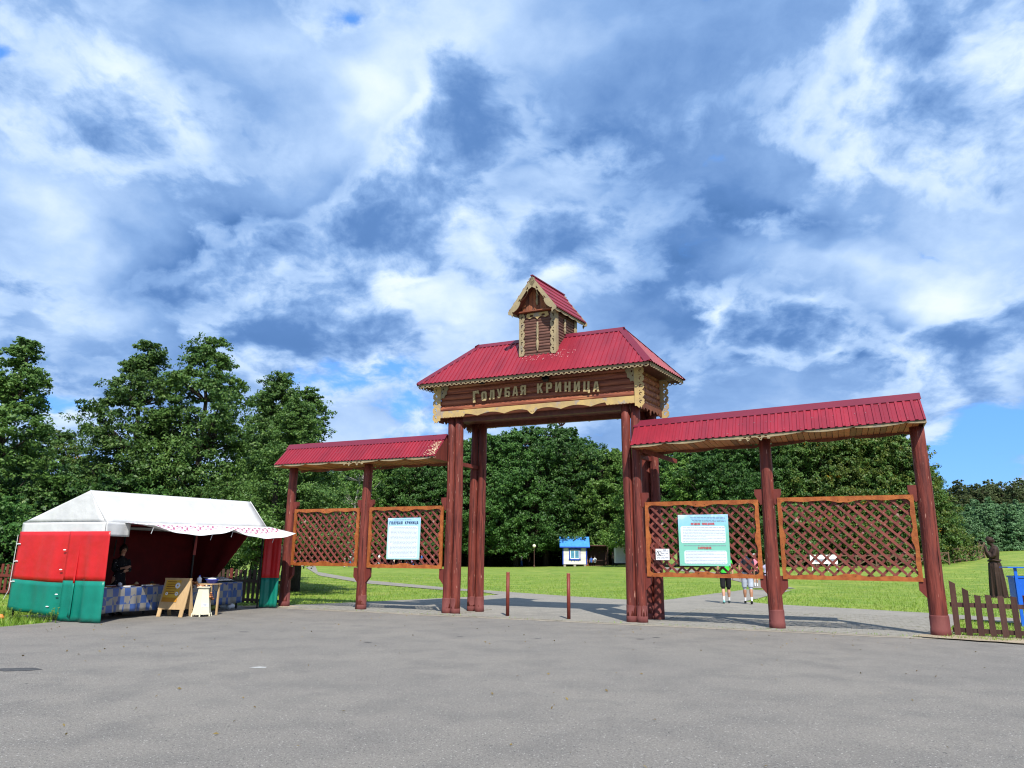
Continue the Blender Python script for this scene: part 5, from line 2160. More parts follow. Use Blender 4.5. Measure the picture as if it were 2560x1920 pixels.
for a, b in zip(ww, ww[1:]):
    a, b = a - p0, b - p0
    for z0, z1 in ((1.1, 1.1), (.2, 1.1), (1.1, .2)):
        k = MB()
        k.bar(a + Vector((0, 0, z0)), b + Vector((0, 0, z1)), .05, .1)
        k.build('rail', RAILW, t)
# two white boards on legs
for i, (px, wd, lab) in enumerate(((2050, 24, 'wide white board on thin legs on the far meadow behind the lattice'), (2082, 12, 'narrow white board on thin legs on the far meadow behind the lattice'))):
    p = on_ground(px, 62)
    t = thing('notice_board', lab, 'board', tuple(p), .1 * i)
    wm = wd * 62 / FPX
    k = MB()
    k.box(-wm, wm, -.02, .02, .62, 1.35)
    k.build('panel', WHITE, t)
    k = MB()
    k.box(-wm * .5, wm * .4, -.03, -.021, .78, 1.0)
    k.build('printed_emblem', INK, t)
    for x in (-wm * .8, wm * .8):
        k = MB()
        k.tube([(x, 0, .65), (x - .08, -.12, 0)], .02, 6)
        k.tube([(x, 0, .65), (x + .08, .3, 0)], .02, 6)
        k.build('leg', WHITE, t)

# ------------------------------------------------------------------ people
SKIN = mat('skin', (.52, .29, .19), (.46, .245, .16), 8, rough=.5)
SKINT = mat('skin_tanned', (.40, .20, .12), (.35, .17, .10), 8, rough=.5)
HAIRD = mat('hair_dark', (.022, .014, .010), None, 30, stretch=(1, 1, .2), rough=.45)
HAIRB = mat('hair_brown', (.12, .065, .030), None, 30, stretch=(1, 1, .2), rough=.5)
HAIRL = mat('hair_fair', (.38, .24, .10), None, 30, stretch=(1, 1, .2), rough=.5)
CLOTH = {}


def cl(name, c, c2=None, **k):
    if name not in CLOTH:
        CLOTH[name] = mat('cloth_' + name, c, c2 or tuple(v * .8 for v in c), 7, 4, rough=.85, bump=.2, bscale=14, **k)
    return CLOTH[name]


cl('lime', (.06, .62, .06))
cl('black', (.010, .010, .012))
cl('grey', (.42, .47, .55))
cl('white', (.74, .74, .74))
cl('navy', (.020, .024, .045))
cl('pink', (.80, .22, .30))
cl('orange', (.75, .26, .02))
cl('purple', (.10, .05, .14))
cl('green', (.02, .42, .16))
cl('blue', (.05, .13, .42))
cl('yellow', (.75, .52, .03))
cl('brown', (.11, .07, .05))
cl('lilac', (.50, .46, .62))
cl('shoe_black', (.012, .012, .013))
cl('shoe_teal', (.22, .50, .48), (.03, .05, .05), lo=.45, hi=.5)
cl('dotted', (.010, .010, .013), None, c3=(.6, .58, .55), c3_scale=34, c3_amt=.075)


def fuse(tubes, voxel, mats, smooth=True):
    """one continuous skin from overlapping limbs; each face takes the colour of the nearest limb"""
    k = MB()
    segs = []
    for pts, rad, mi in tubes:
        pts = [Vector(p) for p in pts]
        k.tube(pts, rad, 12)
        for i in range(len(pts) - 1):
            f = lambda r: (r[0] + r[1]) / 2 if isinstance(r, (tuple, list)) else r
            ra, rb = (f(rad[i]), f(rad[i + 1])) if isinstance(rad, (list, tuple)) else (rad, rad)
            segs.append((pts[i], pts[i + 1], ra, rb, mi))
    me = k.mesh('tmp', [])
    ob = bpy.data.objects.new('tmp', me)
    COL.objects.link(ob)
    md = ob.modifiers.new('r', 'REMESH')
    md.mode = 'VOXEL'
    md.voxel_size = voxel
    sm = ob.modifiers.new('s', 'SMOOTH')
    sm.factor, sm.iterations = .5, 2
    out = bpy.data.meshes.new_from_object(ob.evaluated_get(bpy.context.evaluated_depsgraph_get()))
    bpy.data.objects.remove(ob)
    bpy.data.meshes.remove(me)
    n = len(out.polygons)
    c = np.zeros(n * 3)
    out.polygons.foreach_get('center', c)
    c = c.reshape(-1, 3)
    best, mi_ = np.full(n, 1e9), np.zeros(n, int)
    for a, b, ra, rb, mi in segs:
        a_, d = np.array(a), np.array(b - a)
        t = np.clip(((c - a_) @ d) / max(1e-9, d @ d), 0, 1)
        dist = np.linalg.norm(c - a_ - t[:, None] * d, axis=1) - (ra + (rb - ra) * t)
        q = dist < best
        best[q], mi_[q] = dist[q], mi
    out.materials.clear()
    for m in mats:
        out.materials.append(m)
    out.polygons.foreach_set('material_index', mi_)
    out.polygons.foreach_set('use_smooth', [True] * n)
    return out


def person(loc, rz, H, label, shirt, pants, shoe, hair, skin=None, sock=None, stride=0.0, arms='hang', legs='shorts', sleeve='short', voxel=.013,
           group=None, hairlen=0, sit=False, female=False, cap_m=None, bend=0.0, apron=None):
    skin = skin or SKIN
    t = thing('person', label, 'person', tuple(loc), rz, group)
    mats = [skin, cl(shirt, (.5, .5, .5)), cl(pants, (.5, .5, .5)), cl(shoe, (.1, .1, .1)), cl('white', (.7, .7, .7)), mat('eye_dark', (.03, .015, .01), None, 5, rough=.2), mat('lips', (.42, .14, .11), None, 5, rough=.4)]
    h = H / 1.75
    sh, hp = (.185 if not female else .165) * h, .095 * h
    zs, zh = 1.43 * h, .93 * h
    if sit:
        zs, zh = zs - .42 * h, zh - .42 * h
    lean = Vector((0, bend, 0))
    tb = []
    chest = lambda z: lean * max(0, (z - zh) / (zs - zh))
    P = lambda x, y, z: Vector((x, y, z)) + chest(z)
    tor = [(0, 0, zh - .06 * h), (0, 0, zh + .06 * h), (0, -.005, zh + .20 * h), (0, 0, zh + .36 * h), (0, -.01, zs - .015 * h), (0, -.01, zs + .04 * h)]
    wr = [.165, .160, .145, .170, .150, .065] if not female else [.170, .160, .130, .150, .130, .055]
    dr = [.115, .115, .100, .115, .085, .055]
    tb.append(([P(*p) for p in tor], [(w * h, d * h) for w, d in zip(wr, dr)], 1))
    tb.append(([P(0, 0, zh - .10 * h), P(0, 0, zh + .02 * h)], [(.155 * h, .112 * h), (.168 * h, .118 * h)], 2))
    nk = P(0, .0, zs + .03 * h)
    tb.append(([nk, nk + Vector((0, .012, .12)) * h], [.056 * h, .052 * h], 0))
    hc = nk + Vector((0, .022, .195)) * h
    # head: skull, jaw, nose, ears
    tb.append(([hc + Vector((0, -.01, -.105)) * h, hc + Vector((0, .005, -.06)) * h, hc + Vector((0, 0, 0)), hc + Vector((0, -.008, .06)) * h, hc + Vector((0, -.01, .108)) * h],
               [(.035 * h, .045 * h), (.060 * h, .075 * h), (.074 * h, .092 * h), (.068 * h, .085 * h), (.025 * h, .035 * h)], 0))
    tb.append(([hc + Vector((0, .085, .01)) * h, hc + Vector((0, .105, -.022)) * h], [.010 * h, .014 * h], 0))
    for s in (-1, 1):
        tb.append(([hc + Vector((s * .076, -.005, -.025)) * h, hc + Vector((s * .080, -.012, .025)) * h], [(.010 * h, .018 * h), (.012 * h, .02 * h)], 0))
        if voxel < .02:
            tb.append(([hc + Vector((s * .028, .0865, .012)) * h, hc + Vector((s * .036, .0845, .012)) * h], [.0075 * h, .0075 * h], 5))
    if voxel < .02:
        tb.append(([hc + Vector((-.02, .083, -.055)) * h, hc + Vector((.02, .083, -.055)) * h], [.007 * h, .007 * h], 6))
    # legs
    for s in (-1, 1):
        a = stride * s
        hip = Vector((s * hp, 0, zh - .04 * h))
        if sit:
            knee = hip + Vector((s * .03, .42 * h, 0))
            ank = Vector((knee.x, knee.y, .07 * h))
        else:
            knee = hip + Vector((0, math.sin(a) * .42 * h, -.42 * h * math.cos(a)))
            back = max(0, -a) * 1.1
            ank = knee + Vector((0, math.sin(a - back) * .40 * h, -.40 * h * math.cos(a - back)))
            if ank.z > .13 * h and not sit:
                pass
        kn2 = hip.lerp(knee, .92)
        if legs == 'shorts':
            tb.append(([hip + Vector((0, 0, .04)), hip.lerp(knee, .5), kn2], [.098 * h, .092 * h, .088 * h], 2))
            tb.append(([kn2, knee], [.062 * h, .056 * h], 0))
            cm = 0
        elif legs == 'long':
            tb.append(([hip + Vector((0, 0, .04)), knee], [.092 * h, .066 * h], 2))
            cm = 2
        else:
            tb.append(([hip, knee], [.085 * h, .06 * h], 0))
            cm = 0
        tb.append(([knee, knee.lerp(ank, .33) + Vector((0, -.012, 0)), knee.lerp(ank, .72)], [.053 * h, .058 * h, .040 * h] if cm == 0 else [.064 * h, .066 * h, .062 * h], cm))
        tb.append(([knee.lerp(ank, .72), ank], [.040 * h, .036 * h] if cm == 0 else [.062 * h, .064 * h], 4 if (sock and cm == 0) else cm))
        tilt = 0 if a >= 0 or sit else -.25
        heel = ank + Vector((0, -.055, -.045)) * h
        tb.append(([heel, heel + Vector((0, .09, -.004)) * h, heel + Vector((0, .19, -.012 + tilt * .1)) * h, heel + Vector((0, .245, -.016 + tilt * .15)) * h], [(.036 * h, .038 * h), (.042 * h, .040 * h), (.047 * h, .034 * h), (.032 * h, .024 * h)], 3))
    if legs == 'skirt':
        tb.append(([P(0, 0, zh + .05 * h), Vector((0, 0, zh - .25 * h)), Vector((0, 0, .30 * h))], [(.15 * h, .12 * h), (.21 * h, .17 * h), (.25 * h, .20 * h)], 2))
    # arms
    for s in (-1, 1):
        shd = P(s * sh, -.005, zs - .03 * h)
        if arms == 'hang':
            e = shd + Vector((s * .05, -.02 - stride * s * .25, -.28)) * h
            w = e + Vector((s * .0, .05 - stride * s * .3, -.25)) * h
        elif arms == 'fold':
            e = shd + Vector((s * .06, .04, -.28)) * h
            w = e + Vector((-s * .20, .20, .03 + .04 * s)) * h
        else:
            e = shd + Vector((s * .05, .10, -.26)) * h
            w = e + Vector((-s * .06, .24, .02)) * h
        tb.append(([shd, shd.lerp(e, .55)], [.056 * h, .056 * h], 1))
        tb.append(([shd.lerp(e, .55), e], [.045 * h if sleeve == 'short' else .052 * h, .040 * h if sleeve == 'short' else .050 * h], 0 if sleeve == 'short' else 1))
        lf = e.lerp(w, .55)
        tb.append(([e, lf], [.040 * h, .036 * h] if sleeve == 'short' else [.05 * h, .046 * h], 0 if sleeve == 'short' else 1))
        tb.append(([lf, w], [.035 * h, .027 * h], 0))
        dr_ = (w - e).normalized()
        sd = dr_.cross(Vector((1, 0, 0))).normalized()
        pal = w + dr_ * .085 * h
        tb.append(([w, pal], [(.020 * h, .034 * h), (.016 * h, .040 * h)], 0))
        if voxel < .02:
            bend_d = Vector((-s, .2, 0)) * .35
            for f in range(4):
                o_ = sd * (f - 1.5) * .021 * h
                ln = (.07, .085, .08, .06)[f] * h
                m1 = pal + o_ + (dr_ + bend_d * .4).normalized() * ln * .5
                tb.append(([pal + o_ - dr_ * .01, m1, m1 + (dr_ + bend_d).normalized() * ln * .5], [.0095 * h, .009 * h, .008 * h], 0))
            th = w + dr_ * .03 * h + sd * .03 * h
            tb.append(([th, th + (sd * .7 + dr_ * .7) * .035 * h, th + (sd * .35 + dr_) * .065 * h], [.011 * h, .010 * h, .009 * h], 0))
    me = fuse(tb, voxel, mats)
    # stand the figure on its feet
    zmin = min(v.co.z for v in me.vertices)
    me.transform(Matrix.Translation((0, 0, -zmin)))
    obj('body', me, t)
    hz = hc + Vector((0, 0, -zmin))
    k = MB()
    rows = []
    for i in range(9):
        th = math.pi * .62 * i / 8
        row = []
        for j in range(17):
            a = 2 * math.pi * j / 16
            fr_ = math.cos(a - math.pi / 2)             # +1 at the face
            tt = th * (1 - .38 * max(0, fr_)) * (1.12 if hairlen else 1)
            r_ = 1.10 + .02 * math.sin(j * 5 + i * 3)
            z = .114 * math.cos(tt)
            row.append(hz + Vector((.078 * r_ * math.sin(tt) * math.cos(a), -.008 + .096 * r_ * math.sin(tt) * math.sin(a), z * r_ + .004)) * h)
        rows.append(row)
    k.grid(rows)
    if hairlen:
        k.tube([hz + Vector((0, -.085, .0)) * h, hz + Vector((0, -.105, -.10)) * h, hz + Vector((0, -.09, -.10 - hairlen)) * h], [.06 * h, .055 * h, .02 * h], 8)
    o = k.build('hair', hair, t, smooth=True)
    so = o.modifiers.new('t', 'SOLIDIFY')
    so.thickness = .012
    if cap_m:
        k = MB()
        k.lathe([(.095 * h, 0), (.092 * h, .04 * h), (.06 * h, .085 * h), (.001, .10 * h)], 14, 0, Matrix.Translation(hz + Vector((0, -.005, .045)) * h))
        k.ell(hz + Vector((0, .11, .05)) * h, (.06 * h, .06 * h, .008), 10, 4)
        k.build('cap', cap_m, t, smooth=True)
    return t


# the seller
sp_ = atY(303, 1400, 18.1)
sp_.z = 0.0
person(sp_, math.atan2(TN.y, TN.x) - math.pi / 2 - .25, 1.60, 'woman in a black dotted dress behind the sales table', 'dotted', 'dotted', 'shoe_black', HAIRD, arms='fold', legs='skirt', sleeve='long', female=True, hairlen=.05, bend=.04)
# two walkers seen from behind through and under the lattice
w1, w2 = gnd(1817, 1509), gnd(1872, 1511)
person((w1.x, w1.y, .012), -.22, 1.74, 'person in a lime green shirt and black shorts walking away on the path', 'lime', 'black', 'shoe_teal', HAIRB, sock=True, stride=.20, voxel=.013)
wk2 = person((w2.x, w2.y, .012), -.26, 1.75, 'person in a navy shirt and light grey shorts carrying a dark backpack', 'navy', 'grey', 'shoe_black', HAIRB, skin=SKINT, sock=True, stride=-.14, voxel=.013)
k = MB()
k.ell((0, 0, 0), (.15, .085, .21), 14, 10)
k.ell((0, -.06, -.06), (.11, .06, .10), 12, 8)
for s in (-1, 1):
    k.tube([(s * .09, .04, .18), (s * .11, .16, .20), (s * .12, .24, .10), (s * .11, .20, -.12), (s * .09, .04, -.16)], .016, 6)
Rz = Matrix.Rotation(-.26, 4, 'Z')
k.build('backpack', cl('black', (.01, .01, .012)), None, smooth=True, label='dark backpack worn by the person in grey shorts', cat='backpack', loc=tuple(Vector((w2.x, w2.y, 1.22)) + Rz @ Vector((0, -.17, 0))), rot=(0, 0, -.26))
p = on_ground(1886, 40)
person(p, -.1, 1.66, 'person in a pink top, black trousers and a white cap further up the path', 'pink', 'black', 'white', HAIRB, legs='shorts', stride=.15, voxel=.022, cap_m=WHITE, sock=True)
p = on_ground(1914, 36)
person(p, 2.8, 1.42, 'fair-haired child in a pale lilac shirt beside the right middle gate post', 'lilac', 'black', 'shoe_black', HAIRL, legs='long', voxel=.022)
# small figures across the meadow
far = [
    (597, 80, 1.75, 'orange', 'black', 'person in an orange top far beyond the tent', 0, None, 'long'),
    (693, 92, 1.62, 'green', 'green', 'person in a long green dress on the far meadow path', .4, None, 'skirt'),
    (688, 97, 1.70, 'purple', 'purple', 'person in a dark purple dress on the far meadow path', 2.9, None, 'skirt'),
    (701, 98, 1.70, 'pink', 'blue', 'person in a pink top and blue trousers on the far meadow path', 2.5, None, 'long'),
    (742, 88, 1.5, 'white', 'brown', 'person in white top and brown trousers behind the outer left lattice', 1, None, 'long'),
    (757, 86, 1.5, 'pink', 'white', 'person in pink top and white trousers behind the outer left lattice', 2, None, 'long'),
    (862, 84, 1.5, 'white', 'white', 'person all in white behind the outer left lattice', 2, None, 'long'),
    (874, 85, 1.5, 'white', 'blue', 'person in white top and blue trousers behind the outer left lattice', .3, None, 'long'),
    (948, 80, 1.62, 'white', 'grey', 'person in white top and grey trousers left of the information poster', 1.2, 'white', 'long'),
    (983, 82, 1.25, 'white', 'brown', 'child in white with brown trousers below the information poster', 3, None, 'long'),
    (1000, 82, 1.25, 'yellow', 'white', 'child in yellow top below the information poster', 3, None, 'long'),
    (1016, 82, 1.25, 'grey', 'blue', 'child in grey top below the information poster', 3, None, 'long'),
    (1032, 82, 1.30, 'pink', 'blue', 'child in pink with a yellow cap below the information poster', 3, 'yellow', 'long'),
    (1054, 82, 1.55, 'blue', 'brown', 'person in blue top right of the information poster', 2, 'blue', 'long'),
    (1287, 104, 1.7, 'brown', 'black', 'person in brown standing in the shade near the globe lamp', 1.0, None, 'long'),
    (1304, 103, 1.6, 'white', 'blue', 'person in white and blue standing in the tree shade', 2.0, None, 'long'),
    (1322, 104, 1.7, 'black', 'black', 'person in black standing in the shade beside the globe lamp', 2.4, None, 'long'),
    (1468, 99, 1.1, 'orange', 'orange', 'child in orange next to the kiosk corner', 1.0, None, 'long'),
    (1532, 98, 1.72, 'brown', 'black', 'person in brown jacket between the two kiosks', 2.0, None, 'long'),
    (1541, 97.5, 1.72, 'lilac', 'black', 'person in pale lilac top between the two kiosks', 1.0, None, 'long'),
    (1903, 62, 1.65, 'black', 'brown', 'person in black with a red-brown skirt far behind the middle right post', 1.0, None, 'skirt'),
]
for px, Y, H_, sh_, pa_, lab, rz, cp, lg in far:
    person(on_ground(px, Y), rz, H_, lab, sh_, pa_, 'shoe_black', rnd.choice((HAIRD, HAIRB, HAIRL)), stride=rnd.uniform(-.15, .15), voxel=.035, cap_m=CLOTH[cp] if cp else None, legs=lg, female=lg == 'skirt')
for px, sh_, lab in ((1478, 'blue', 'person in blue seated at the booth counter'), (1487, 'white', 'person in white seated at the booth counter')):
    person(on_ground(px, 98.6, .0), .3, 1.7, lab, sh_, 'black', 'shoe_black', HAIRD, sit=True, legs='long', voxel=.035)

# ------------------------------------------------------------------ carved wooden statue
sb = gnd(2499, 1494)
st_ = thing('wooden_statue', 'tall dark carved wooden statue of a woman raising her clasped hands', 'statue', (sb.x, sb.y, 0), math.radians(70))
tb = [([(0, 0, 0), (0, 0, .10), (0, 0, .7), (.0, 0, 1.25), (0, 0, 1.50)], [(.31, .30), (.29, .28), (.28, .27), (.25, .24), (.19, .18)], 0),
      ([(0, 0, 1.48), (0, .0, 1.62), (0, -.03, 1.85), (0, -.06, 2.03), (0, -.03, 2.10)], [(.20, .18), (.22, .19), (.24, .20), (.18, .15), (.09, .09)], 0),
      ([(0, -.02, 2.06), (0, .03, 2.18)], [.08, .08], 0),
      ([(0, .06, 2.14), (0, .07, 2.22), (0, .06, 2.32), (0, .04, 2.40)], [(.06, .07), (.085, .10), (.095, .115), (.06, .07)], 0),
      ([(0, .16, 2.24), (0, .185, 2.22)], [.02, .02], 0)]
for s in (-1, 1):
    tb.append(([(s * .21, -.06, 1.97), (s * .26, .04, 1.70), (s * .22, .14, 1.62)], [.085, .08, .07], 0))
    tb.append(([(s * .22, .14, 1.62), (s * .10, .24, 1.85), (s * .04, .27, 2.05)], [.07, .06, .045], 0))
    for f in range(4):
        tb.append(([(s * .035, .25 + f * .018, 2.04), (s * .02, .25 + f * .016, 2.16)], [.014, .011], 0))
    tb.append(([(s * .05, .22, 2.04), (s * .04, .20, 2.10)], [.016, .012], 0))
for i in range(9):
    a = 2 * math.pi * i / 9
    tb.append(([(math.cos(a) * .23, math.sin(a) * .22, 1.42), (math.cos(a) * .285, math.sin(a) * .275, .6), (math.cos(a) * .315, math.sin(a) * .305, .0)], [.02, .035, .04], 0))
obj('carved_figure', fuse(tb, .018, [DARKWOOD]), st_)
k = MB()
for z, r_, d_ in ((2.30, .112, .0), (2.345, .122, .01), (2.39, .108, -.005), (2.43, .08, 0)):
    k.tube([(r_ * math.cos(a), .05 + r_ * 1.12 * math.sin(a), z + .03 * math.sin(a) + .01 * math.sin(a * 6)) for a in np.linspace(0, 6.283, 20)], .034, 7)
k.ell((0, .05, 2.40), (.10, .11, .07), 12, 7)
k.build('headscarf_wreath', DARKWOOD, st_, smooth=True)
k = MB()
k.tube([(.24 * math.cos(a), .22 * math.sin(a) - .0, 1.50 + .02 * math.sin(3 * a)) for a in np.linspace(0, 6.283, 24)], .035, 7)
k.build('carved_belt', DARKWOOD, st_, smooth=True)
k = MB()
k.box(-.36, .36, -.36, .36, -.05, .04)
k.build('base_plate', DARKWOOD, st_)

# ------------------------------------------------------------------ trees
def leaf_mesh(name, centers, sizes, normals, mat_, rs, asp=.62, mats=None, mi=None):
    """one quad per leaf, from arrays"""
    n = len(centers)
    nrm = normals / np.maximum(1e-6, np.linalg.norm(normals, axis=1))[:, None]
    ref = rs.normal(size=(n, 3))
    a = np.cross(nrm, ref)
    a /= np.maximum(1e-6, np.linalg.norm(a, axis=1))[:, None]
    b = np.cross(nrm, a)
    s = sizes[:, None]
    bend = nrm * s * .22
    v = np.stack([centers - a * s, centers - b * s * asp + bend, centers + a * s, centers + b * s * asp + bend], 1).reshape(-1, 3)
    me = bpy.data.meshes.new(name)
    me.vertices.add(n * 4)
    me.vertices.foreach_set('co', v.ravel())
    me.loops.add(n * 4)
    me.loops.foreach_set('vertex_index', np.arange(n * 4))
    me.polygons.add(n)
    me.polygons.foreach_set('loop_start', np.arange(0, n * 4, 4))
    for m in (mats or [mat_]):
        me.materials.append(m)
    if mi is not None:
        me.polygons.foreach_set('material_index', mi)
    me.update(calc_edges=True)
    return me


def tree_meshes(seed, H, R, base, env, nclump, per, leaf, lm, bark=BARK, flat=.45, rc=.16, trunk_r=None, fork=1, lump=.28, mats=None, mi_fn=None, up=.5, inner=.5):
    """crown: leaf clumps on boughs spread through a lumpy envelope; trunk with limbs to every larger clump"""
    rs = np.random.RandomState(seed)
    ph = rs.uniform(0, 6.28, (6,))
    C, Rr = [], []
    k = MB()
    tr = trunk_r or H * .018
    stems = []
    for f in range(fork):
        off = Vector((0, 0, 0)) if fork == 1 else Vector((math.cos(f * 6.28 / fork + 1), math.sin(f * 6.28 / fork + 1), 0)) * R * .28
        pts = [Vector((0, 0, -.15)) + off * .12, Vector((rs.normal() * .05, rs.normal() * .05, H * .12)) + off * .35]
        for q in (.3, .5, .7, .88):
            pts.append(Vector((rs.normal() * R * .05, rs.normal() * R * .05, H * q)) + off * (.4 + .6 * q))
        stems.append(pts)
        k.tube(pts, [tr * 1.25, tr, tr * .8, tr * .6, tr * .38, tr * .12], 9)
    tries = 0
    for q in np.linspace(.72, 1.0, 7):                # leafy leader so that no tuft floats free
        C.append(np.array([rs.normal() * R * .05, rs.normal() * R * .05, H * (base + (1 - base) * q * .96)]))
        Rr.append(rc * R * (1.0 - .55 * q))
    while len(C) < nclump and tries < nclump * 40:
        tries += 1
        t = rs.uniform(0, 1)
        a = rs.uniform(0, 6.283)
        e = env(t) * R * (1 + lump * (.5 * math.sin(3 * a + ph[0] + t * 7) + .5 * math.sin(5 * a + ph[1] - t * 11) + .4 * math.sin(2 * a + ph[2] + t * 17)))
        if rs.uniform() > (e / R) ** .8 + .08:
            continue
        r_ = e * (inner + (1 - inner) * rs.uniform() ** .55)
        z = H * (base + (1 - base) * t * .96)
        c = np.array([r_ * math.cos(a), r_ * math.sin(a), z])
        cr = rc * R * rs.uniform(.65, 1.35) * (1 - .45 * t)
        C.append(c)
        Rr.append(cr)
    for i, (c, cr) in enumerate(zip(C, Rr)):
        if i % 2 == 0:
            st = stems[i % fork]
            zt = max(H * .10, c[2] - (math.hypot(c[0], c[1])) * .75)
            q = min(range(len(st)), key=lambda j: abs(st[j].z - zt))
            a = st[q]
            b = Vector(c)
            md = a.lerp(b, .55) + Vector((0, 0, -.06 * (b - a).length))
            w = tr * .28 * min(1, (b - a).length / R + .25)
            k.tube([a, md, b], [w, w * .6, w * .18], 5, cap=False)
    trunk = k.mesh('trunk', bark, True)
    cen, nor, siz = [], [], []
    mi = [] if mi_fn else None
    for c, cr in zip(C, Rr):
        out = np.array([c[0], c[1], 0]) / max(.3, math.hypot(c[0], c[1]))
        for q in range(6):
            n = max(4, int(per / 6 * rs.uniform(.5, 1.5)))
            so = rs.normal(size=3) * np.array([.62, .62, .62 * flat]) * cr + out * cr * rs.uniform(-.2, .55)
            so[2] -= math.hypot(so[0], so[1]) * .12
            sr = cr * rs.uniform(.28, .62)
            d = rs.normal(size=(n, 3))
            d /= np.linalg.norm(d, axis=1)[:, None]
            off = d * (rs.uniform(0, 1, n) ** .5)[:, None] * sr * np.array([1.15, 1.15, .75])
            cen.append(c + so + off)
            nor.append(rs.normal(size=(n, 3)) * .6 + np.array([0, 0, up]) + out * .4 + d * .5)
            siz.append(leaf * rs.uniform(.55, 1.3, n))
            if mi_fn:
                mi.append(np.full(n, mi_fn(c / np.array([R, R, H]), rs)))
    crown = leaf_mesh('crown', np.concatenate(cen), np.concatenate(siz), np.concatenate(nor), lm, rs, mats=mats, mi=np.concatenate(mi) if mi_fn else None)
    return crown, trunk


def plant(name, label, mesh, loc, s=1.0, rz=None, group=None, cat='tree', sz=None):
    t = thing(name, label, cat, loc, rnd.uniform(0, 6.28) if rz is None else rz, group)
    t.scale = (s, s, sz or s)
    obj('crown', mesh[0], t)
    obj('trunk', mesh[1], t)
    return t


broad = lambda t: math.sqrt(max(.06, 1 - (abs(t - .40) / .66) ** 2.4))
skirt_env = lambda t: max(.10, (1 - t ** 2.2)) ** .65 * (.86 + .14 * math.sin(t * 9))
cone = lambda t: max(.04, 1 - t) ** .82 * (.85 + .15 * math.sin(t * 40))
spire = lambda t: max(.05, (1 - t) ** .75) * (.80 + .2 * math.sin(t * 23))
ALDER = tree_meshes(11, 13.2, 3.7, .06, lambda t: max(.10, 1 - t ** 1.7) ** .72 * (.88 + .12 * math.sin(t * 11)), 440, 165, .080, LEAF_A, flat=.38, rc=.19, lump=.30, fork=1)
ALDER2 = tree_meshes(12, 13.0, 3.2, .06, lambda t: spire(t) * .95 + .05, 360, 165, .080, LEAF_A, flat=.40, rc=.20, lump=.34)
ALDER3 = tree_meshes(22, 13.0, 3.4, .15, lambda t: spire(t) * .8 + .2 * skirt_env(t), 340, 165, .080, LEAF_A, flat=.42, rc=.20, lump=.34)
MAPLE = tree_meshes(13, 19.5, 7.0, .12, broad, 560, 150, .150, LEAF_B, flat=.50, rc=.155, lump=.25)
MAPLE2 = tree_meshes(14, 18.5, 6.2, .13, lambda t: broad(t) * .8 + skirt_env(t) * .2, 480, 150, .150, LEAF_C, flat=.50, rc=.165, lump=.28)
TURN = tree_meshes(15, 14.5, 6.2, .02, skirt_env, 560, 150, .118, LEAF_D, flat=.46, rc=.155, lump=.24, mats=[LEAF_D, LEAF_A, mat('leaf_yellow', (.50, .26, .015), (.40, .22, .02), 3, rough=.6, translucent=.3)],
                   mi_fn=lambda c, rs: 2 if rs.uniform() < .004 else (0 if rs.uniform() < .30 + .4 * c[0] else 1))
BUSH = tree_meshes(16, 4.2, 2.7, .0, skirt_env, 170, 110, .085, LEAF_B, flat=.55, rc=.24, lump=.2, inner=.6)
BIRCHM = tree_meshes(17, 15, 3.2, .16, broad, 210, 95, .11, LEAF_C, bark=BIRCH, flat=.6, rc=.2, lump=.3)
PINEY = tree_meshes(18, 8.0, 2.3, .0, cone, 210, 80, .13, PINE_Y, flat=.8, rc=.2, up=.6, lump=.16, inner=.55)
PINEO = tree_meshes(19, 19, 3.2, .25, lambda t: .55 * broad(t) + .45 * skirt_env(t), 280, 110, .17, PINE_O, flat=.7, rc=.19, lump=.25)

# left: tall alders behind the tent, skirts of foliage to the ground
plant('alder_tree', 'tall leafy tree cut by the left picture edge behind the tent', ALDER2, (-22.2, 31.5, 0), .98, 1.0, sz=.86)
plant('alder_tree', 'tall leafy tree with a rounded double top behind the tent, left of its twin', ALDER, (-19.6, 37.5, 0), .98, 0.2)
plant('alder_tree', 'tall leafy tree behind the tent, right of its equally tall twin', ALDER, (-16.2, 37.0, 0), 1.0, 2.4)
plant('alder_tree', 'slim pointed tree between the tall twin trees and the left canopy', ALDER3, (-10.9, 33.0, 0), .78, 4.0)
plant('alder_tree', 'slim pointed tree rising just beyond the left end of the canopy', ALDER3, (-8.9, 31.0, 0), .74, 2.0, sz=.68)
plant('alder_tree', 'tall tree standing back in the gap left of the twin trees', TURN, (-32, 50, 0), .70, 1.3)
plant('alder_tree', 'leafy tree behind the slim pointed trees, mostly covered by them', ALDER3, (-15.2, 44.0, 0), .85, 1.1)
for i, (x, y, s) in enumerate([(-27.5, 33, 1.25), (-24, 35, 1.3), (-20.6, 33.0, 1.15), (-18.3, 34.2, 1.2), (-16.0, 33.6, 1.05), (-17.4, 30.4, .8), (-21, 30, .9), (-22.5, 27.8, .85), (-19.8, 28.2, .8), (-21.5, 42, 1.5), (-26, 44, 1.6), (-31, 42, 1.6)]):
    plant('shrub', 'dense dark green shrub in the hedge behind the tent', BUSH, (x, y, 0), s, group='hedge shrubs behind the tent', cat='shrub')
# forked dark trunk beside the left gate post
k = MB()
f0 = on_ground(688, 27.5)
k.tube([(0, 0, -.1), (0, 0, .5), (-.10, .05, 1.5), (-.22, .1, 3.2), (-.3, .2, 5)], [.20, .17, .13, .11, .07], 10, jit=.05, rg=rnd)
k.tube([(0, 0, .45), (.16, .0, 1.4), (.34, .1, 3.0), (.5, .2, 5)], [.15, .12, .10, .06], 10, jit=.05, rg=rnd)
tt = thing('forked_tree', 'tree with a dark forked trunk beside the outer left gate post', 'tree', tuple(f0))
k.build('trunk', BARK, tt, smooth=True)
obj('crown', ALDER3[0], tt, loc=(.2, .5, .9), scale=(.60, .60, .52))

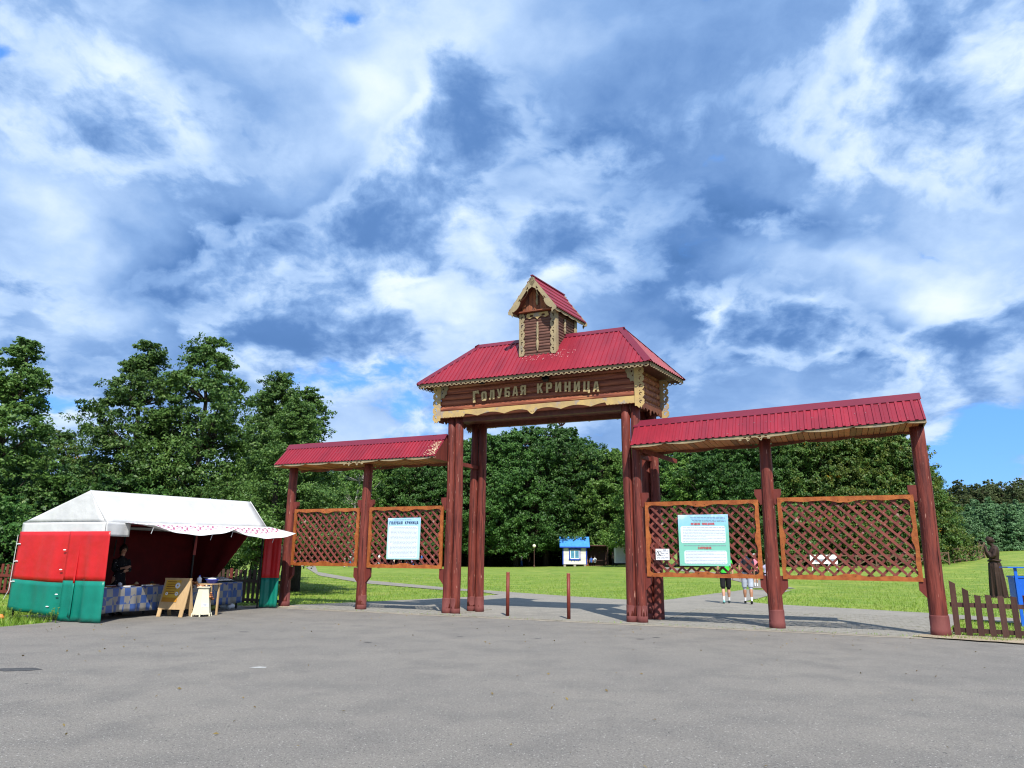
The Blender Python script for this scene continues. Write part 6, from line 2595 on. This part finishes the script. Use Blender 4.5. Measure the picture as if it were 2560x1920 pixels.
# far row across the meadow, left part to centre
row = [(880, 92, BIRCHM, 1.0, 'light green birch with a pale trunk behind the left canopy'), (958, 100, MAPLE2, .86, None), (915, 112, MAPLE2, .92, None), (1030, 98, MAPLE, .80, None), (1105, 104, MAPLE, .84, None),
       (1150, 110, MAPLE, .9, None), (820, 105, MAPLE, .7, None), (760, 108, MAPLE2, .72, None), (700, 112, MAPLE, .72, None), (1225, 112, MAPLE, 1.02, None), (1190, 102, MAPLE, .94, None),
       (1290, 104, MAPLE, 1.0, None), (1365, 106, MAPLE, 1.06, 'tallest dark green tree of the row, directly behind the blue-roofed kiosk'), (1440, 110, MAPLE, .98, None), (1478, 106, MAPLE2, .92, None), (1530, 110, MAPLE2, .92, None),
       (1585, 108, MAPLE2, .94, None), (1330, 122, MAPLE, 1.0, None), (1410, 124, MAPLE, 1.0, None), (1250, 124, MAPLE, .98, None), (1500, 124, MAPLE, .95, None), (1080, 122, MAPLE, .9, None), (980, 124, MAPLE, .85, None)]
for px, Y, me, s, lab in row:
    p = on_ground(px, Y)
    tone_ = 'light green' if me is MAPLE2 else 'dark green'
    zone = ('beyond the outer left lattice' if px < 900 else 'beyond the information poster' if px < 1070 else 'between the left gate posts' if px < 1200 else 'behind the globe lamp' if px < 1345 else 'behind the window kiosk' if px < 1500 else 'by the right gate posts')
    back = ' in the second row' if Y > 118 else ''
    gl = '%s tree of the far row%s %s' % (tone_, back, zone)
    plant('leafy_tree' if me is not BIRCHM else 'birch_tree', lab or gl, me, tuple(p), s, group=None if lab else gl.replace('tree of', 'trees of'))
for i in range(30):
    px = 860 + i * 26 + rnd.uniform(-9, 9)
    p = on_ground(px, 116 + (i % 3) * 7 + rnd.uniform(-2, 2))
    plant('shrub', 'dark shrub in the undergrowth beneath the far row of trees', BUSH, tuple(p), rnd.uniform(.75, 1.35), group='undergrowth of the far row', cat='shrub')
for i in range(15):
    p = on_ground(640 + i * 68 + rnd.uniform(-15, 15), 146 + rnd.uniform(-5, 5))
    plant('leafy_tree', 'dark leafy tree standing deep in the wood behind the far row', MAPLE, tuple(p), rnd.uniform(.72, .95), group='trees deep in the wood')
# right: a closed stand reaching down to the grass, leaves beginning to turn
for px, Y, me, s, sz in [(1650, 88, MAPLE2, .80, .80), (1700, 84, MAPLE, .74, .78), (1765, 80, MAPLE2, .72, .72), (1830, 78, MAPLE, .70, .74), (1895, 76, MAPLE, .66, .74), (1960, 77, TURN, .90, .98),
                         (2030, 76, TURN, .92, 1.05), (2100, 75, TURN, .95, 1.08), (2170, 75, TURN, .98, 1.10), (2225, 74, TURN, .92, 1.04), (2268, 74, TURN, .84, .98), (2305, 75, TURN, .62, .74), (2130, 84, MAPLE, .8, .82), (2000, 86, MAPLE, .74, .78), (1860, 88, MAPLE, .78, .80), (2322, 84, ALDER, .95, .98)]:
    p = on_ground(px, Y)
    turn = me is TURN
    zone = 'behind the rules poster' if px < 1850 else 'behind the middle right post' if px < 1985 else 'behind the outer right lattice' if px < 2260 else 'beside the outermost right post'
    lab = '%s %s of the stand %s' % ('yellowing bushy tree' if turn else 'dark leafy tree', '' if turn else ('rising behind' if Y > 81 else 'in front'), zone)
    lab = ' '.join(lab.split())
    plant('leafy_tree', lab, me, (p.x, p.y, p.z - .1), s, group=lab, sz=sz)
# pines beyond
rp_ = random.Random(31)
for i in range(34):
    px = 2370 + (i % 17) * 16 + rp_.uniform(-6, 6)
    Y = (92 if i < 17 else 104) + rp_.uniform(-4, 4)
    p = on_ground(px, Y)
    s = rp_.uniform(.55, .75) if i < 17 else rp_.uniform(.72, .90)
    plant('young_pine', 'young blue-green pine in the plantation at the right edge of the meadow', PINEY, tuple(p), s, group='young pines of the plantation', cat='pine')
for i in range(26):
    px = 2345 + (i % 13) * 20 + rp_.uniform(-8, 8)
    Y = (135 if i < 13 else 152) + rp_.uniform(-6, 6)
    p = on_ground(px, Y)
    plant('tall_pine', 'tall old pine in the forest above the young plantation', PINEO, tuple(p), rp_.uniform(.52, .68), group='old pines above the plantation', cat='pine')

# ------------------------------------------------------------------ grass at the edges, weeds by the tent, windfall leaves
rs = np.random.RandomState(5)


def blades(name, pts, hmin, hmax, w, lm, label=None, parent=None):
    n = len(pts)
    hts = rs.uniform(hmin, hmax, n)
    ang = rs.uniform(0, 6.283, n)
    lean = rs.normal(0, .45, (n, 2)) * hts[:, None]
    dx, dy = np.cos(ang) * w, np.sin(ang) * w
    P_ = np.array(pts)
    v = np.zeros((n, 3, 3))
    v[:, 0] = P_ - np.stack([dx, dy, np.zeros(n)], 1)
    v[:, 1] = P_ + np.stack([dx, dy, np.zeros(n)], 1)
    v[:, 2] = P_ + np.stack([lean[:, 0], lean[:, 1], hts], 1)
    me = bpy.data.meshes.new(name)
    me.vertices.add(n * 3)
    me.vertices.foreach_set('co', v.ravel())
    me.loops.add(n * 3)
    me.loops.foreach_set('vertex_index', np.arange(n * 3))
    me.polygons.add(n)
    me.polygons.foreach_set('loop_start', np.arange(0, n * 3, 3))
    me.materials.append(lm)
    me.update(calc_edges=True)
    return obj(name, me, parent, label=label, cat='grass' if label else None, kind='stuff')


GB = leafmat('grass_blade', (.135, .255, .024), (.21, .31, .038), (.27, .34, .06), trans=.25)


def inside(x, y, poly):
    c = False
    j = len(poly) - 1
    for i in range(len(poly)):
        xi, yi = poly[i]
        xj, yj = poly[j]
        if (yi > y) != (yj > y) and x < (xj - xi) * (y - yi) / (yj - yi + 1e-12) + xi:
            c = not c
        j = i
    return c


pts = []
path1 = [(-3.3, 36.2), (-8.8, 45), (-16, 62), (-13.6, 53), (-7.8, 40), (-3.0, 33.3)]
while len(pts) < 90000:
    Y = 14 + 46 * rs.uniform() ** 1.6
    X = rs.uniform(-.72, .74) * Y
    if inside(X, Y, pl) or inside(X, Y, asph) or inside(X, Y, path1) or (12.4 < X < 16.5 and Y > 38):
        continue
    pts.append((X, Y, terrain(X, Y) - .012))
blades('lawn_grass', pts, .03, .085, .012, GB, 'short green lawn grass spread over the meadow')
pts = []
while len(pts) < 5000:
    X, Y = rs.uniform(-14.5, -9.0), rs.uniform(12.5, 18.5)
    if inside(X, Y, asph):
        continue
    pts.append((X, Y, -.012))
blades('rough_grass', pts, .05, .16, .010, GB, 'rough taller grass at the car park edge left of the tent')
# weeds along the foot of the left tent wall
for i in range(13):
    q = tw(-.18 - rnd.uniform(0, .22), -.75 - i * .16 + rnd.uniform(-.06, .06), 0)
    k = MB()
    hgt = rnd.uniform(.14, .34)
    for b in range(3):
        x, y = rnd.uniform(-.06, .06), rnd.uniform(-.06, .06)
        k.tube([(0, 0, -.01), (x, y, hgt)], [.005, .003], 5, 1)
        for j in range(9):
            t = rnd.uniform(.2, 1)
            a = rnd.uniform(0, 6.28)
            c = Vector((x * t, y * t, hgt * t))
            L = rnd.uniform(.03, .065)
            e = Vector((math.cos(a), math.sin(a), rnd.uniform(.0, .6))).normalized()
            s_ = e.cross(Vector((0, 0, 1))).normalized() * L * .35
            k.add([c, c + e * L * .5 + s_, c + e * L, c + e * L * .5 - s_], [(0, 1, 2, 3)], 0)
    mats_ = [WEED, WEED]
    k.build('weed', mats_, None, label='small leafy weed at the foot of the green tent wall', cat='weed', group='weeds along the tent wall', loc=tuple(q))
k = MB()
k.ell((0, 0, .05), (.10, .08, .07), 12, 8)
k.build('pumpkin', mat('pumpkin_orange', (.62, .24, .05), (.5, .18, .04), 6, rough=.5), None, smooth=True, label='small orange pumpkin in the weeds at the rear tent corner', cat='pumpkin', loc=tuple(tw(-.25, -TDP + .1, 0)))
# fallen leaves blown onto the asphalt
cen, nor, siz = [], [], []
while len(cen) < 260:
    Y = 5 + 15 * rs.uniform() ** .8
    X = rs.uniform(-.66, .62) * Y
    if inside(X, Y, asph) and rs.uniform() < (.25 if abs(X) < 5 and Y < 13 else 1):
        cen.append((X, Y, .012))
        nor.append((rs.normal() * .5, rs.normal() * .5, 1))
        siz.append(rs.uniform(.012, .026))
me = leaf_mesh('fallen_leaves', np.array(cen), np.array(siz), np.array(nor), leafmat('dry_leaf', (.16, .11, .045), (.22, .16, .05), (.30, .22, .07)), rs, asp=.6)
obj('fallen_leaves', me, None, label='small dry fallen leaves scattered over the asphalt', cat='leaves', kind='stuff')
# stone chips scattered on the asphalt
cen, nor, siz = [], [], []
for i in range(420):
    Y = 2.8 + 15 * rs.uniform() ** 1.3
    X = rs.uniform(-.72, .72) * Y
    if inside(X, Y, asph):
        cen.append((X, Y, .006))
        nor.append((rs.normal() * .15, rs.normal() * .15, 1))
        siz.append(rs.uniform(.004, .011))
me = leaf_mesh('stone_chips', np.array(cen), np.array(siz), np.array(nor), mat('stone_chip', (.46, .43, .38), (.30, .28, .24), 2, rough=.8), rs, asp=.8)
obj('stone_chips', me, None, label='tiny pale stone chips scattered over the asphalt', cat='gravel', kind='stuff')
